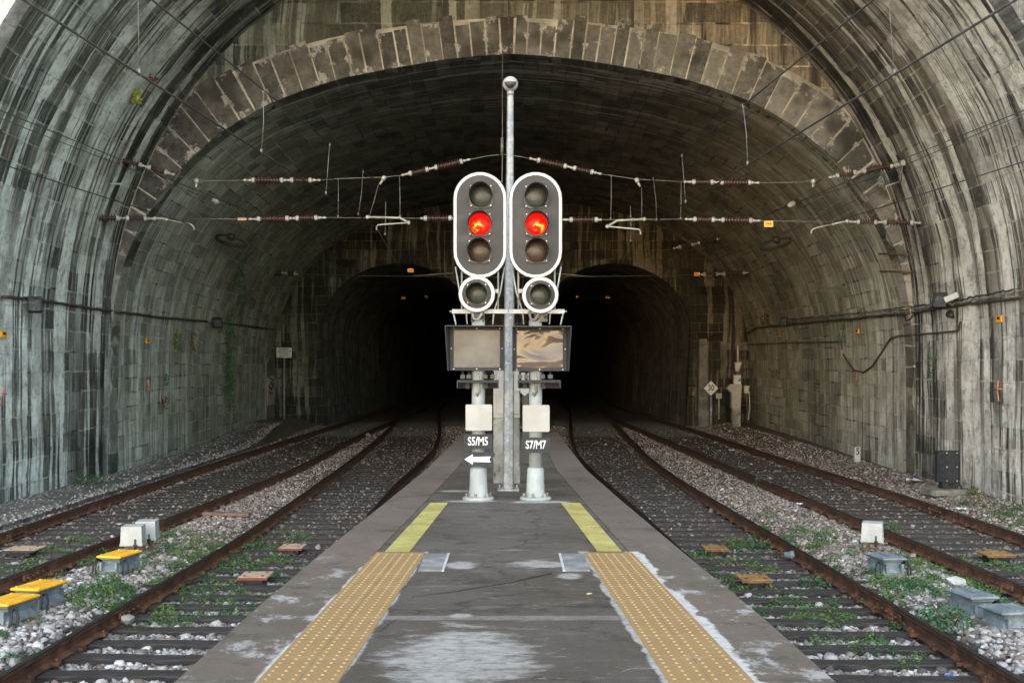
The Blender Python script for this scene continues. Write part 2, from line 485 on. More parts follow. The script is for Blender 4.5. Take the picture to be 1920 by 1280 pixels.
M['orange_tag'] = flat('orange_plastic_tag', (0.85, 0.34, 0.02), 0.4)
M['cable'] = worn('dusty_wall_cable', (0.03, 0.028, 0.025), (0.085, 0.075, 0.062), 9, 0.8, 0, 0.2, c3=(0.16, 0.14, 0.12), s3=6)
M['leaf'] = worn('green_leaf', (0.05, 0.095, 0.022), (0.11, 0.175, 0.05), 7, 0.6, 0, 0.0, spec=0.3)
M['leaf_dark'] = worn('dark_green_leaf', (0.022, 0.08, 0.03), (0.05, 0.14, 0.055), 7, 0.55, 0, 0.0, spec=0.3)
M['leaf_dry'] = worn('reddish_dry_leaf', (0.09, 0.04, 0.022), (0.16, 0.075, 0.04), 9, 0.8, 0, 0.0)
M['leaf_yellow'] = worn('yellow_green_leaf', (0.2, 0.25, 0.03), (0.36, 0.38, 0.06), 9, 0.6, 0, 0.0)
M['spray'] = worn('orange_spray_paint', (0.42, 0.14, 0.08), (0.60, 0.24, 0.14), 10, 0.9)
M['panel_white'] = worn('grimy_white_board', (0.34, 0.34, 0.31), (0.52, 0.52, 0.48), 3, 0.7)
M['paper'] = flat('litter_paper', (0.7, 0.73, 0.8), 0.8)
M['blue'] = flat('blue_plastic', (0.02, 0.13, 0.5), 0.4)
M['lampglass'] = flat('floodlight_glass', (0.06, 0.065, 0.065), 0.2)
M['wood'] = worn('old_plank', (0.11, 0.07, 0.04), (0.2, 0.14, 0.09), 6, 0.85, 0, 0.4, stretch=(1, 8, 8))

# smoked sheet of the display fronts: buckled, glossy
t = NT('smoked_display_sheet')
wv = t.noise(t.pos(), 3.2, 2, 0.4)
M['smoked'] = t.out(t.mix(t.ss(t.noise(t.pos(), 4, 5, 0.6), 0.35, 0.65), (0.085, 0.086, 0.082), (0.11, 0.11, 0.104)), 0.3, t.bump(wv, 0.25, 0.06), 0, 0.25)
t = NT('buckled_glossy_sheet')
px_, py_, pz_ = t.sep(t.pos())
wv = t.noise(t.xyz(t.math('MULTIPLY', px_, 0.9), 0, t.math('MULTIPLY', pz_, 2.0)), 1.6, 2, 0.4, 0.8)
M['smoked2'] = t.out(t.mix(t.ss(t.noise(t.pos(), 4, 5, 0.6), 0.35, 0.65), (0.075, 0.057, 0.046), (0.10, 0.075, 0.06)), 0.13, t.bump(wv, 0.6, 0.10), 0, 0.32)


def lens_mat(name, c, spec=0.22):
    t = NT(name)
    vor = t.n('ShaderNodeTexVoronoi'); t.put(vor.inputs['Vector'], t.pos()); vor.inputs['Scale'].default_value = 45
    return t.out(t.mix(vor.outputs[0], c, tuple(x * 0.5 for x in c)), 0.28, t.bump(t.noise(t.pos(), 30, 2), 0.25, 0.01), 0, spec)


M['lens_clear'] = lens_mat('unlit_greenish_lens', (0.060, 0.066, 0.055))
M['lens_amber'] = lens_mat('unlit_brown_lens', (0.075, 0.050, 0.035))
t = NT('lit_red_lens')
oc = t.n('ShaderNodeTexCoord').outputs['Object']
nz = t.noise(oc, 17, 3, 0.6)
hot = t.attr('hot').outputs['Fac']
hf = t.math('MULTIPLY', t.ss(hot, 0.38, 0.95), t.ss(nz, 0.42, 0.62))
t.put(t.p.inputs['Emission Color'], t.mix(hf, (1.0, 0.006, 0.002), (1.0, 0.30, 0.02)))
t.put(t.p.inputs['Emission Strength'], t.math('ADD', t.math('MULTIPLY', hf, 0.9), 0.42))
M['lens_red'] = t.out((0.12, 0.002, 0.002), 0.35, spec=0.12)

# platform surface
LE = [(-4, -2.0), (6.46, -1.865), (8.44, -1.842), (11.13, -1.765), (15, -1.61), (19.64, -1.437), (25, -1.34), (30.5, -1.278)]
RE = [(-4, 1.92), (6.46, 1.79), (8.3, 1.735), (10.74, 1.61), (15, 1.42), (19.64, 1.241), (25, 1.2), (30.5, 1.18)]
PZ = 0.95


def edgeX(E, d): return float(np.interp(d, [e[0] for e in E], [e[1] for e in E]))


t = NT('platform_screed')
P = t.pos(); x, y, z = t.sep(P)
g1 = t.noise(P, 1.1, 7, 0.65); g2 = t.noise(P, 14, 6, 0.7)
lat = t.noise(t.xyz(t.math('MULTIPLY', x, 1.2), t.math('MULTIPLY', y, 5.0), 0), 1.0, 6, 0.7, 0.4)
col = t.mix(t.math('ADD', t.math('MULTIPLY', g1, 0.6), t.math('MULTIPLY', g2, 0.4)), (0.028, 0.0225, 0.017), (0.125, 0.101, 0.077))
col = t.mix(t.ss(t.noise(P, 0.45, 4, 0.6), 0.4, 0.6, 0, 0.55), col, (0.11, 0.095, 0.082))
col = t.mix(t.ss(t.noise(P, 2.6, 8, 0.75), 0.52, 0.64, 0, 0.6), col, (0.022, 0.02, 0.018))
col = t.mix(t.ss(t.noise(P, 60, 3, 0.8), 0.56, 0.66, 0, 0.5), col, (0.17, 0.155, 0.135))
crk = t.n('ShaderNodeTexVoronoi', feature='DISTANCE_TO_EDGE'); t.put(crk.inputs['Vector'], t.xyz(t.math('ADD', x, t.math('MULTIPLY', g1, 0.9)), t.math('ADD', y, t.math('MULTIPLY', lat, 0.8)), 0)); crk.inputs['Scale'].default_value = 0.55
col = t.mix(t.ss(crk.outputs[0], 0.007, 0.002, 0, 0.7), col, (0.012, 0.011, 0.01))
col = t.mix(t.ss(lat, 0.57, 0.70, 0, 0.45), col, (0.20, 0.20, 0.19))
scr = t.noise(t.xyz(t.math('MULTIPLY', x, 3.0), t.math('MULTIPLY', y, 16.0), 3.0), 1.0, 4, 0.75, 1.2)
col = t.mix(t.ss(scr, 0.62, 0.68, 0, 0.55), col, (0.36, 0.355, 0.34))
sc2 = t.noise(t.xyz(t.math('ADD', t.math('MULTIPLY', x, 2.2), t.math('MULTIPLY', y, 1.6)), t.math('SUBTRACT', t.math('MULTIPLY', y, 11.0), t.math('MULTIPLY', x, 9.0)), 6.0), 1.0, 4, 0.75, 0.8)
col = t.mix(t.ss(sc2, 0.66, 0.70, 0, 0.45), col, (0.30, 0.30, 0.285))


def lime(a, b, w, ylim=11.05):
    """lime smears hugging the line x = a + b (y - 6.46)"""
    line = t.math('ADD', t.math('MULTIPLY', t.math('SUBTRACT', y, 6.46), b), a)
    dist = t.math('ABSOLUTE', t.math('SUBTRACT', x, line))
    wn_ = t.math('MULTIPLY', t.noise(t.xyz(t.math('MULTIPLY', x, 3), t.math('MULTIPLY', y, 2.2), a * 9), 1.0, 7, 0.75), w)
    wn_ = t.math('MULTIPLY', wn_, t.ss(t.noise(t.xyz(a * 7, t.math('MULTIPLY', y, 1.6), a * 3), 1.0, 5, 0.7), 0.36, 0.56, 0.35, 1.15))
    m = t.ss(t.math('SUBTRACT', wn_, dist), -0.004, 0.022)
    return t.math('MULTIPLY', m, t.ss(y, ylim, ylim - 0.05))


mk = lime(-1.409, 0.0326, 0.06)
for a, b, w in ((-0.96, 0.0346, 0.05), (0.866, -0.0435, 0.09), (1.336, -0.0484, 0.15)):
    mk = t.math('MAXIMUM', mk, lime(a, b, w))


def blot(cx_, cy_, rx, ry, n=0.9):
    ex = t.math('DIVIDE', t.math('SUBTRACT', x, cx_), rx); ey = t.math('DIVIDE', t.math('SUBTRACT', y, cy_), ry)
    rr = t.math('SQRT', t.math('ADD', t.math('MULTIPLY', ex, ex), t.math('MULTIPLY', ey, ey)))
    nn = t.math('MULTIPLY', t.math('SUBTRACT', t.noise(t.xyz(t.math('MULTIPLY', x, 3.2), t.math('MULTIPLY', y, 6), cx_), 1.0, 8, 0.72), 0.5), n * 2.4)
    return t.ss(t.math('ADD', rr, nn), 1.05, 0.55)


for b in ((-0.32, 7.05, 0.52, 0.85), (-0.46, 10.25, 0.16, 0.22), (0.28, 10.3, 0.30, 0.22), (0.47, 9.75, 0.14, 0.18), (-0.35, 8.2, 0.1, 0.1), (-0.5, 15.1, 0.40, 0.16), (0.36, 15.0, 0.45, 0.14), (-0.75, 16.3, 0.3, 0.12)):
    mk = t.math('MAXIMUM', mk, t.math('MULTIPLY', blot(*b), 0.85))
# pale filled joint across the platform
jn = t.math('ABSOLUTE', t.math('SUBTRACT', y, t.math('ADD', 8.13, t.math('MULTIPLY', t.math('SUBTRACT', t.noise(P, 4, 4), 0.5), 0.06))))
jm = t.math('MULTIPLY', t.ss(jn, 0.085, 0.055), t.ss(t.math('ABSOLUTE', x), 1.0, 0.9))
mk = t.math('MAXIMUM', mk, t.math('MULTIPLY', jm, 0.33))
brush = t.noise(t.xyz(t.math('MULTIPLY', x, 5.0), t.math('MULTIPLY', y, 17.0), 9.0), 1.0, 6, 0.75, 1.5)
mk = t.math('MULTIPLY', mk, t.ss(brush, 0.34, 0.56, 0.5, 0.95))
col = t.mix(t.math('MULTIPLY', mk, t.ss(g2, 0.30, 0.55, 0.45, 1.0)), col, (0.40, 0.39, 0.36))
M['screed'] = t.out(col, t.ss(g1, 0.3, 0.7, 0.6, 0.85), t.bump(t.math('ADD', g2, t.math('MULTIPLY', lat, 0.4)), 0.35, 0.012), 0, 0.4)

t = NT('platform_coping')
P = t.pos(); x, y, z = t.sep(P)
g1 = t.noise(P, 1.6, 7, 0.68); g2 = t.noise(P, 18, 6, 0.7)
col = t.mix(t.math('ADD', t.math('MULTIPLY', g1, 0.65), t.math('MULTIPLY', g2, 0.35)), (0.048, 0.0385, 0.029), (0.19, 0.154, 0.116))
col = t.mix(t.ss(t.noise(P, 70, 3, 0.8), 0.56, 0.66, 0, 0.5), col, (0.2, 0.18, 0.155))
col = t.mix(t.ss(t.noise(P, 2.2, 8, 0.75), 0.53, 0.64, 0, 0.55), col, (0.025, 0.022, 0.02))
col = t.mix(t.ss(t.noise(P, 0.6, 5, 0.6), 0.48, 0.66, 0, 0.5), col, (0.17, 0.125, 0.10))
sp = t.noise(t.xyz(t.math('MULTIPLY', x, 4), t.math('MULTIPLY', y, 7), 2), 1.0, 6, 0.75)
col = t.mix(t.ss(sp, 0.62, 0.70, 0, 0.6), col, (0.40, 0.40, 0.39))
fr = t.math('ABSOLUTE', t.math('SUBTRACT', t.math('FRACT', t.math('DIVIDE', y, 1.45)), 0.5))
col = t.mix(t.ss(fr, 0.006, 0.002, 0, 0.45), col, (0.03, 0.028, 0.025))
near = t.math('MULTIPLY', t.ss(t.noise(t.xyz(t.math('MULTIPLY', x, 2.5), t.math('MULTIPLY', y, 2), 5), 1.0, 7, 0.75), 0.53, 0.62, 0, 0.6), t.ss(y, 12.0, 9.0))
col = t.mix(near, col, (0.45, 0.45, 0.44))
mk = lime(-1.409, 0.0326, 0.06)
mk = t.math('MAXIMUM', mk, lime(1.336, -0.0484, 0.16))
col = t.mix(t.math('MULTIPLY', mk, t.ss(g2, 0.30, 0.55, 0.45, 1.0)), col, (0.50, 0.49, 0.46))
M['coping'] = t.out(col, 0.8, t.bump(t.math('ADD', g2, g1), 0.35, 0.012), 0, 0.4)

t = NT('tactile_tile')
P = t.pos(); x, y, z = t.sep(P)
g1 = t.noise(P, 3, 6, 0.65); g2 = t.noise(P, 30, 4, 0.7)
col = t.mix(t.math('ADD', t.math('MULTIPLY', g1, 0.6), t.math('MULTIPLY', g2, 0.4)), (0.24, 0.150, 0.062), (0.36, 0.235, 0.105))
fr = t.math('ABSOLUTE', t.math('SUBTRACT', t.math('FRACT', t.math('DIVIDE', y, 0.56)), 0.5))
col = t.mix(t.math('MULTIPLY', t.ss(fr, 0.012, 0.005), t.ss(g1, 0.4, 0.6, 0.1, 0.7)), col, (0.42, 0.38, 0.30))
col = t.mix(t.ss(t.noise(P, 9, 5, 0.7), 0.62, 0.7, 0, 0.35), col, (0.2, 0.13, 0.07))
M['tactile'] = t.out(col, 0.7, t.bump(g2, 0.15, 0.005), 0, 0.4)
M['dot'] = worn('tactile_dot', (0.36, 0.24, 0.10), (0.44, 0.30, 0.13), 8, 0.65)

t = NT('ballast_stone')
cc = t.attr('col').outputs['Color']
col = t.mix(1.0, cc, t.mix(t.noise(t.pos(), 40, 4, 0.7), (0.6, 0.6, 0.6), (1.25, 1.25, 1.25)), 'MULTIPLY')
M['ballast'] = t.out(col, 0.85, t.bump(t.noise(t.pos(), 60, 4), 0.3, 0.006), 0, 0.3)
t = NT('track_soil')
cc = t.attr('col').outputs['Color']
g = t.noise(t.pos(), 9, 7, 0.72)
vor = t.n('ShaderNodeTexVoronoi'); t.put(vor.inputs['Vector'], t.pos()); vor.inputs['Scale'].default_value = 17
peb = t.sep(vor.outputs['Color'])[0]
col = t.mix(1.0, cc, t.mix(t.math('ADD', t.math('MULTIPLY', g, 0.6), t.math('MULTIPLY', peb, 0.5)), (0.35, 0.34, 0.33), (1.7, 1.65, 1.6)), 'MULTIPLY')
M['soil'] = t.out(col, 0.95, t.bump(t.math('ADD', g, t.math('MULTIPLY', vor.outputs['Distance'], -0.8)), 0.9, 0.05), 0, 0.2)


# ------------------------------------------------------------------ rails as measured
def raildef(pts):
    w = [G(px, py, 0.0) for px, py in pts]
    d = [p.y for p in w]; x_ = [p.x for p in w]
    return d, x_


RP = {
    'L1': [(0, 1000), (190, 936), (381, 873), (460, 848), (547, 820.5), (647, 790), (727, 766), (772, 751)],
    'L2': [(0, 1085), (148, 1032), (300, 977), (552, 878), (640, 832), (691, 806), (740, 786), (793, 765), (825, 750)],
    'L3': [(0, 1265), (215, 1142), (430, 1021), (555, 935), (664, 858), (706, 825), (735, 796), (757, 771), (778, 752)],
    'L4': None,
    'R1': [(1920, 1003), (1700, 929), (1440, 850), (1332, 813), (1248, 789), (1173, 767), (1140, 752)],
    'R2': [(1920, 1097), (1700, 1008), (1424, 897), (1330, 858), (1248, 823), (1194, 800), (1138, 779), (1090, 760)],
    'R3': [(1920, 1275), (1725, 1163), (1531, 1049), (1280, 903), (1219, 860), (1184, 825), (1152, 792), (1132, 764)],
    'R4': None,
}
RX = {}
DS = np.concatenate([np.arange(4, 40, 1.5), np.arange(40, 95, 2.5)])
for k, p in RP.items():
    if p:
        d, xx = raildef(p)
        # nearest part runs straight on towards the camera
        sl_ = (xx[1] - xx[0]) / (d[1] - d[0])
        xs = np.interp(DS, d, xx)
        xs = np.where(DS < d[0], xx[0] + sl_ * 0.6 * (DS - d[0]), xs)
        k3 = np.array([1, 2, 3, 2, 1]) / 9
        xs = np.convolve(np.pad(xs, 2, mode='edge'), k3, 'valid') if True else xs
        RX[k] = xs
g4 = 1.735
l4 = [G(802, 860, 0), G(822, 827, 0), G(825, 794, 0), G(820, 771, 0), G(833, 752, 0)]
r4 = [G(1084, 860, 0), G(1071, 819, 0), G(1069, 787, 0), G(1071, 768, 0), G(1060, 752, 0)]
w_ = np.clip((DS - 24) / 12, 0, 1)
k5 = np.ones(5) / 5
RX['L4'] = np.convolve(np.pad((1 - w_) * (RX['L3'] + g4) + w_ * np.interp(DS, [p.y for p in l4], [p.x for p in l4]), 2, mode='edge'), k5, 'valid')
RX['R4'] = np.convolve(np.pad((1 - w_) * (RX['R3'] - g4) + w_ * np.interp(DS, [p.y for p in r4], [p.x for p in r4]), 2, mode='edge'), k5, 'valid')


def rx(k, d): return np.interp(d, DS, RX[k])


def sm(a, b, x_):
    q = np.clip((x_ - a) / (b - a), 0, 1)
    return q * q * (3 - 2 * q)


def ground_z(X, D):
    X = np.asarray(X, float); D = np.asarray(D, float)
    z_ = np.full(np.broadcast(X, D).shape, -0.13)
    bury = sm(14.5, 19, D)
    for a, b in (('L1', 'L2'), ('L3', 'L4'), ('R4', 'R3'), ('R2', 'R1')):
        c_ = (rx(a, D) + rx(b, D)) / 2
        inside = 1 - sm(1.0, 1.5, np.abs(X - c_))
        z_ = z_ * (1 - inside) + inside * (-0.235 + 0.042 * bury)
    for k in RX:
        near_ = 1 - sm(0.10, 0.30, np.abs(X - rx(k, D)))
        z_ = z_ - near_ * np.maximum(0, z_ + 0.20) * (1 - 0.35 * bury)
    # rubble banked against the walls at the far end, on the left more
    z_ = z_ + sm(8.3, 10.2, -X) * sm(36, 50, D) * 0.40 + sm(8.6, 10.0, X) * (0.10 + sm(30, 46, D) * 0.08)
    return z_


def ground_col(X, D, n):
    """soil tint: sooty between the rails, tan between the tracks, pale gravel at the turnouts"""
    g_ = np.zeros((len(X), 3))
    tanc = np.array([0.125, 0.100, 0.080]); soot = np.array([0.085, 0.073, 0.063]); grey = np.array([0.11, 0.105, 0.098])
    g_[:] = tanc
    left = X < 0
    for a, b in (('L1', 'L2'), ('L3', 'L4'), ('R4', 'R3'), ('R2', 'R1')):
        c_ = (rx(a, D) + rx(b, D)) / 2
        ins = (1 - sm(0.8, 1.25, np.abs(X - c_) + 0.25 * (n - 0.5)))
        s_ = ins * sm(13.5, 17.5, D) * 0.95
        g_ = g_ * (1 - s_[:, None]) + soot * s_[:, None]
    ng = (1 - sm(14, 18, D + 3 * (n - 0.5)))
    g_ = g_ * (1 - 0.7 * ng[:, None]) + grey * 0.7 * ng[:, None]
    bounce_ground = 1 - sm(3.5, 5.5, D)  # unseen pale ground behind the camera, added to bounce light into the vault
    g_ = g_ * (1 - bounce_ground[:, None]) + np.array([0.42, 0.41, 0.39]) * bounce_ground[:, None]
    gr = sm(46, 49, D) * (1 - sm(56, 62, D)) * (np.abs(np.abs(X) - 5.5) < 3.4)
    g_ = g_ * (1 - gr[:, None] * 0.8) + np.array([0.26, 0.28, 0.28]) * gr[:, None] * 0.8
    return g_


# ground sheet: fine inside the tunnel, coarse beyond
gx = np.concatenate([[-90, -50, -28, -16, -12.5], np.arange(-11.5, 11.51, 0.16), [12.5, 16, 28, 50, 90]])
gy = np.concatenate([[-90, -40, -12, -2, 2, 5], np.arange(7.0, 32, 0.16), np.arange(32, 62, 0.5), np.arange(64, 194, 6)])
XX, YY = np.meshgrid(gx, gy)
nz_ = rng.random(XX.shape)
ZZ = ground_z(XX.ravel(), YY.ravel()).reshape(XX.shape) + (nz_ - 0.5) * 0.03
out_ = (np.abs(XX) > 11.6)
ZZ[out_] = -0.2
me = bpy.data.meshes.new('ground')
nx, ny = len(gx), len(gy)
idx = np.arange(nx * ny).reshape(ny, nx)
quads = np.stack([idx[:-1, :-1], idx[:-1, 1:], idx[1:, 1:], idx[1:, :-1]], -1).reshape(-1, 4)
me.from_pydata(np.stack([XX.ravel(), YY.ravel(), ZZ.ravel()], 1).tolist(), [], quads.tolist())
ca = me.color_attributes.new('col', 'FLOAT_COLOR', 'POINT')
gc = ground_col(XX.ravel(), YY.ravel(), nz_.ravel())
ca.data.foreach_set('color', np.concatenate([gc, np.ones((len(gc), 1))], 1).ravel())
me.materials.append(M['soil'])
me.polygons.foreach_set('use_smooth', np.ones(len(quads), bool))
tag(link(bpy.data.objects.new('ground', me)), 'stony brown and sooty soil under the tracks', 'ground', kind='structure')

# ------------------------------------------------------------------ tunnel masonry
R_OUT, ZC = 9.96, CAMZ + 0.76
D_MOUTH, D_FACE, D_BACK, D_END = 20.3, 29.0, 54.0, 190.0
half = np.array([(0, 7.68), (1.1, 7.62), (2.2, 7.46), (4.22, 7.10), (5.98, 6.50), (7.15, 5.80), (8.0, 5.08), (8.6, 4.37), (9.15, 3.56), (9.60, 2.6), (9.86, 1.5), (9.93, 0.3), (9.945, -1.2), (9.945, -3.3)])
hs = np.concatenate([[0], np.cumsum(np.hypot(*np.diff(half, axis=0).T))])
tt = np.linspace(0, hs[-1], 60)


def smooth_half():
    xs, zs = np.interp(tt, hs, half[:, 0]), np.interp(tt, hs, half[:, 1])
    for _ in range(5):
        xs[1:-1] = (xs[:-2] + 2 * xs[1:-1] + xs[2:]) / 4; zs[1:-1] = (zs[:-2] + 2 * zs[1:-1] + zs[2:]) / 4
    return xs, zs + CAMZ


hxs, hzs = smooth_half()
INP = np.concatenate([np.stack([-hxs[::-1], hzs[::-1]], 1), np.stack([hxs[1:], hzs[1:]], 1)])      # left foot -> crown -> right foot
aa = np.linspace(PI, 0, 97)
OUTP = np.concatenate([[(-9.98, -0.6), (-9.97, 0.8), (-9.965, 2.2)], np.stack([R_OUT * np.cos(aa), ZC + R_OUT * np.sin(aa)], 1), [(9.965, 2.2), (9.97, 0.8), (9.98, -0.6)]])


def barrel(name, prof, ds, scale, m, jit=0.012, lime_=None, parent=None, uo=0.0):
    """inside of a vault: profile swept along the tunnel, uv in metres, an outer skin 0.8 m away"""
    n = len(prof)
    nrm = np.zeros_like(prof)
    tg = np.gradient(prof, axis=0); tg /= np.linalg.norm(tg, axis=1)[:, None]
    nrm = np.stack([-tg[:, 1], tg[:, 0]], 1)      # outwards for a left-to-right sweep
    vs = []; arc = np.concatenate([[0], np.cumsum(np.hypot(*np.diff(prof, axis=0).T))])
    for d in ds:
        s_ = scale(d)
        j = rng.normal(0, jit, n)
        j = np.convolve(np.pad(j, 1, mode='edge'), [0.25, 0.5, 0.25], 'valid')
        p = prof * np.array([s_, 1.0]) + nrm * j[:, None]
        vs.append(np.stack([p[:, 0], np.full(n, d), p[:, 1]], 1))
    k = len(ds)
    inner = np.concatenate(vs)
    sk = []
    for d in (ds[0], ds[-1]):
        p = prof * np.array([scale(d), 1.0]) + nrm * 0.8
        sk.append(np.stack([p[:, 0], np.full(n, d), p[:, 1]], 1))
    V = np.concatenate([inner] + sk)
    fs = []
    for i in range(k - 1):
        for q in range(n - 1):
            fs.append((i * n + q, i * n + q + 1, (i + 1) * n + q + 1, (i + 1) * n + q))
    b = k * n
    for q in range(n - 1):
        fs.append((b + q, b + n + q, b + n + q + 1, b + q + 1))
    me = bpy.data.meshes.new(name)
    me.from_pydata(V.tolist(), [], fs)
    uvl = me.uv_layers.new(name='UVMap')
    U = np.concatenate([np.repeat(np.array(ds), n), np.repeat([ds[0], ds[-1]], n)]) + uo
    # v measured from the crown, both sides down
    VV = np.concatenate([np.tile(arc, k), np.tile(arc, 2)])
    li = np.array([l.vertex_index for l in me.loops])
    uvl.data.foreach_set('uv', np.stack([U[li], VV[li]], 1).ravel())
    at = me.attributes.new('lime', 'FLOAT', 'POINT')
    at.data.foreach_set('value', np.clip((lime_(V) if lime_ else np.ones(len(V))), 0, 1).astype(np.float32))
    me.materials.append(m)
    me.polygons.foreach_set('use_smooth', np.ones(len(fs), bool))
    o = link(bpy.data.objects.new(name, me))
    if parent is not None: o.parent = parent
    return o


def lime_outer(V):
    """lime runs are heaviest at the mouth and thin out towards the crown"""
    return 1.15 - 0.35 * sm(23, 29, V[:, 1]) - 0.35 * sm(8.5, 12.5, V[:, 2])


def lime_inner(V):
    return 0.9 - 0.75 * sm(30, 46, V[:, 1]) - 0.3 * sm(5, 9, V[:, 2])


root = thing('entrance_vault', (0, D_MOUTH, 0), 'wide entrance barrel vault streaked with white lime, nearest to the platform', 'tunnel vault')
v1 = barrel('vault_lining', OUTP, list(np.linspace(D_MOUTH, D_FACE + 0.3, 20)), lambda d: 1.0, M['vault'], 0.014, lime_outer)
v1.data.transform(Matrix.Translation((0, -D_MOUTH, 0))); v1.parent = root; ORG[v1.name] = Vector((0, D_MOUTH, 0))


def scl(d): return 1.0 + 0.10 * (d - D_FACE) / (D_BACK - D_FACE)


root = thing('inner_vault', (0, D_FACE, 0), 'dark inner stone vault behind the arch ring, moss on its sides', 'tunnel vault')
v2 = barrel('vault_lining', INP, list(np.linspace(D_FACE, D_BACK + 0.2, 34)), scl, M['inner'], 0.016, lime_inner)
v2.data.transform(Matrix.Translation((0, -D_FACE, 0))); v2.parent = root; ORG[v2.name] = Vector((0, D_FACE, 0))


def wall_with_holes(name, outer, holes, y0, m, parent, thick):
    """a wall facing the camera between closed outlines (x, z), triangulated by filling, with thickness"""
    import bmesh
    bm = bmesh.new()
    edges = []
    for lp in [outer] + holes:
        vs = [bm.verts.new((p[0], y0, p[1])) for p in lp]
        for i in range(len(vs)): edges.append(bm.edges.new((vs[i], vs[(i + 1) % len(vs)])))
    bmesh.ops.triangle_fill(bm, use_beauty=True, use_dissolve=False, edges=edges)
    geo = bmesh.ops.extrude_face_region(bm, geom=bm.faces[:])
    vv = [e for e in geo['geom'] if isinstance(e, bmesh.types.BMVert)]
    bmesh.ops.translate(bm, vec=(0, thick, 0), verts=vv)
    bmesh.ops.recalc_face_normals(bm, faces=bm.faces[:])
    me = bpy.data.meshes.new(name)
    org = ORG[parent.name]
    bm.transform(Matrix.Translation(-org))
    bm.to_mesh(me); bm.free()
    me.materials.append(m)
    o = link(bpy.data.objects.new(name, me)); o.parent = parent; ORG[o.name] = org
    return o


# face of the inner vault: spandrel wall and ring of arch stones
root = thing('arch_face', (0, D_FACE, 0), 'spandrel wall of squared stone with a ring of wedge stones around the inner vault', 'stone arch')
outl = [(p[0] * 1.02, ZC + (p[1] - ZC) * 1.02) for p in OUTP]
hole = [(p[0], p[1]) for p in INP]
ring_o = outl[::-1] + [(p[0], p[1]) for p in INP]          # closes left foot to right foot as one strip
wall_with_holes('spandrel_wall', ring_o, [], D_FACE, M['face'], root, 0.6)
# voussoirs
arc_ = np.concatenate([[0], np.cumsum(np.hypot(*np.diff(INP, axis=0).T))])


def at_arc(s_):
    p = np.array([np.interp(s_, arc_, INP[:, 0]), np.interp(s_, arc_, INP[:, 1])])
    q = np.array([np.interp(s_ + 0.05, arc_, INP[:, 0]), np.interp(s_ + 0.05, arc_, INP[:, 1])])
    r_ = np.array([np.interp(s_ - 0.05, arc_, INP[:, 0]), np.interp(s_ - 0.05, arc_, INP[:, 1])])
    tg = (q - r_) / np.linalg.norm(q - r_)
    return p, np.array([-tg[1], tg[0]])


def outer_dist(p, n_):
    """how far along n_ before the entrance vault is met"""
    for k in np.arange(0.05, 3, 0.02):
        q = p + n_ * k
        if q[1] > ZC and math.hypot(q[0], q[1] - ZC) > R_OUT - 0.03: return k
        if q[1] <= ZC and abs(q[0]) > R_OUT - 0.03: return k
    return 3.0


V_, F_, tone, rim = [], [], [], []
s0, s1 = np.interp(CAMZ + 2.2, INP[:60, 1], arc_[:60]), arc_[-1] - np.interp(CAMZ + 2.2, INP[:60, 1], arc_[:60])
s_ = s0
mid = (s0 + s1) / 2
while s_ < s1 - 0.2:
    side = abs(s_ - mid) / (s1 - mid)
    wd = 0.33 + 0.20 * side + random.uniform(-0.04, 0.05)
    e = min(s_ + wd, s1)
    th = 0.84 + 0.40 * side + random.choice((-0.12, -0.03, 0.0, 0.0, 0.05, 0.18, 0.26 * side)) + random.uniform(-0.04, 0.06)
    pa, na = at_arc(s_ + 0.010 + 0.016 * random.random()); pb, nb = at_arc(e - 0.010 - 0.016 * random.random())
    tha = min(th, outer_dist(pa, na) - 0.02); thb = min(th, outer_dist(pb, nb) - 0.02)
    fy = D_FACE - 0.035 - random.uniform(0, 0.035)
    lo_ = 0.0
    c4 = [pa - na * 0.012, pb - nb * 0.012, pb + nb * thb, pa + na * tha]
    cen = sum(c4) / 4
    b = len(V_)
    for q in c4: V_.append((q[0], D_FACE + 0.01, q[1]))
    for q in c4: V_.append((q[0], fy + 0.02, q[1]))
    for q in c4:
        r_ = q + (cen - q) * 0.06
        V_.append((r_[0], fy, r_[1]))
    V_.append((cen[0], fy - 0.015, cen[1]))
    tn = random.random()
    tone += [tn] * 13; rim += [1.0] * 12 + [0.0]
    for i in range(4):
        j = (i + 1) % 4
        F_ += [(b + i, b + j, b + 4 + j, b + 4 + i), (b + 4 + i, b + 4 + j, b + 8 + j, b + 8 + i)]
    F_ += [(b + 8, b + 9, b + 12), (b + 9, b + 10, b + 12), (b + 10, b + 11, b + 12), (b + 11, b + 8, b + 12)]
    s_ = e
me = bpy.data.meshes.new('arch_ring')
me.from_pydata((np.array(V_) - np.array((0, D_FACE, 0))).tolist(), [], F_)
at = me.attributes.new('tone', 'FLOAT', 'POINT'); at.data.foreach_set('value', np.array(tone, np.float32))
at = me.attributes.new('rim', 'FLOAT', 'POINT'); at.data.foreach_set('value', np.array(rim, np.float32))
me.materials.append(M['vous'])
o = link(bpy.data.objects.new('arch_ring', me)); o.parent = root
# mortar bed behind the ring
mb = MB()
ss_ = np.linspace(s0, s1, 90)
mv = []
for q in ss_:
    p, n_ = at_arc(q); side = abs(q - mid) / (s1 - mid); th = min(0.86 + 0.42 * side, outer_dist(p, n_) - 0.02)
    mv.append(p + n_ * 0.001); mv.append(p + n_ * (th + 0.02))
vs = [(q[0], D_FACE - 0.028, q[1]) for q in mv]
fs = [(2 * i, 2 * i + 2, 2 * i + 3, 2 * i + 1) for i in range(89)]
mb.add(vs, fs)
mb.build('mortar_bed', M['mortar'], root)

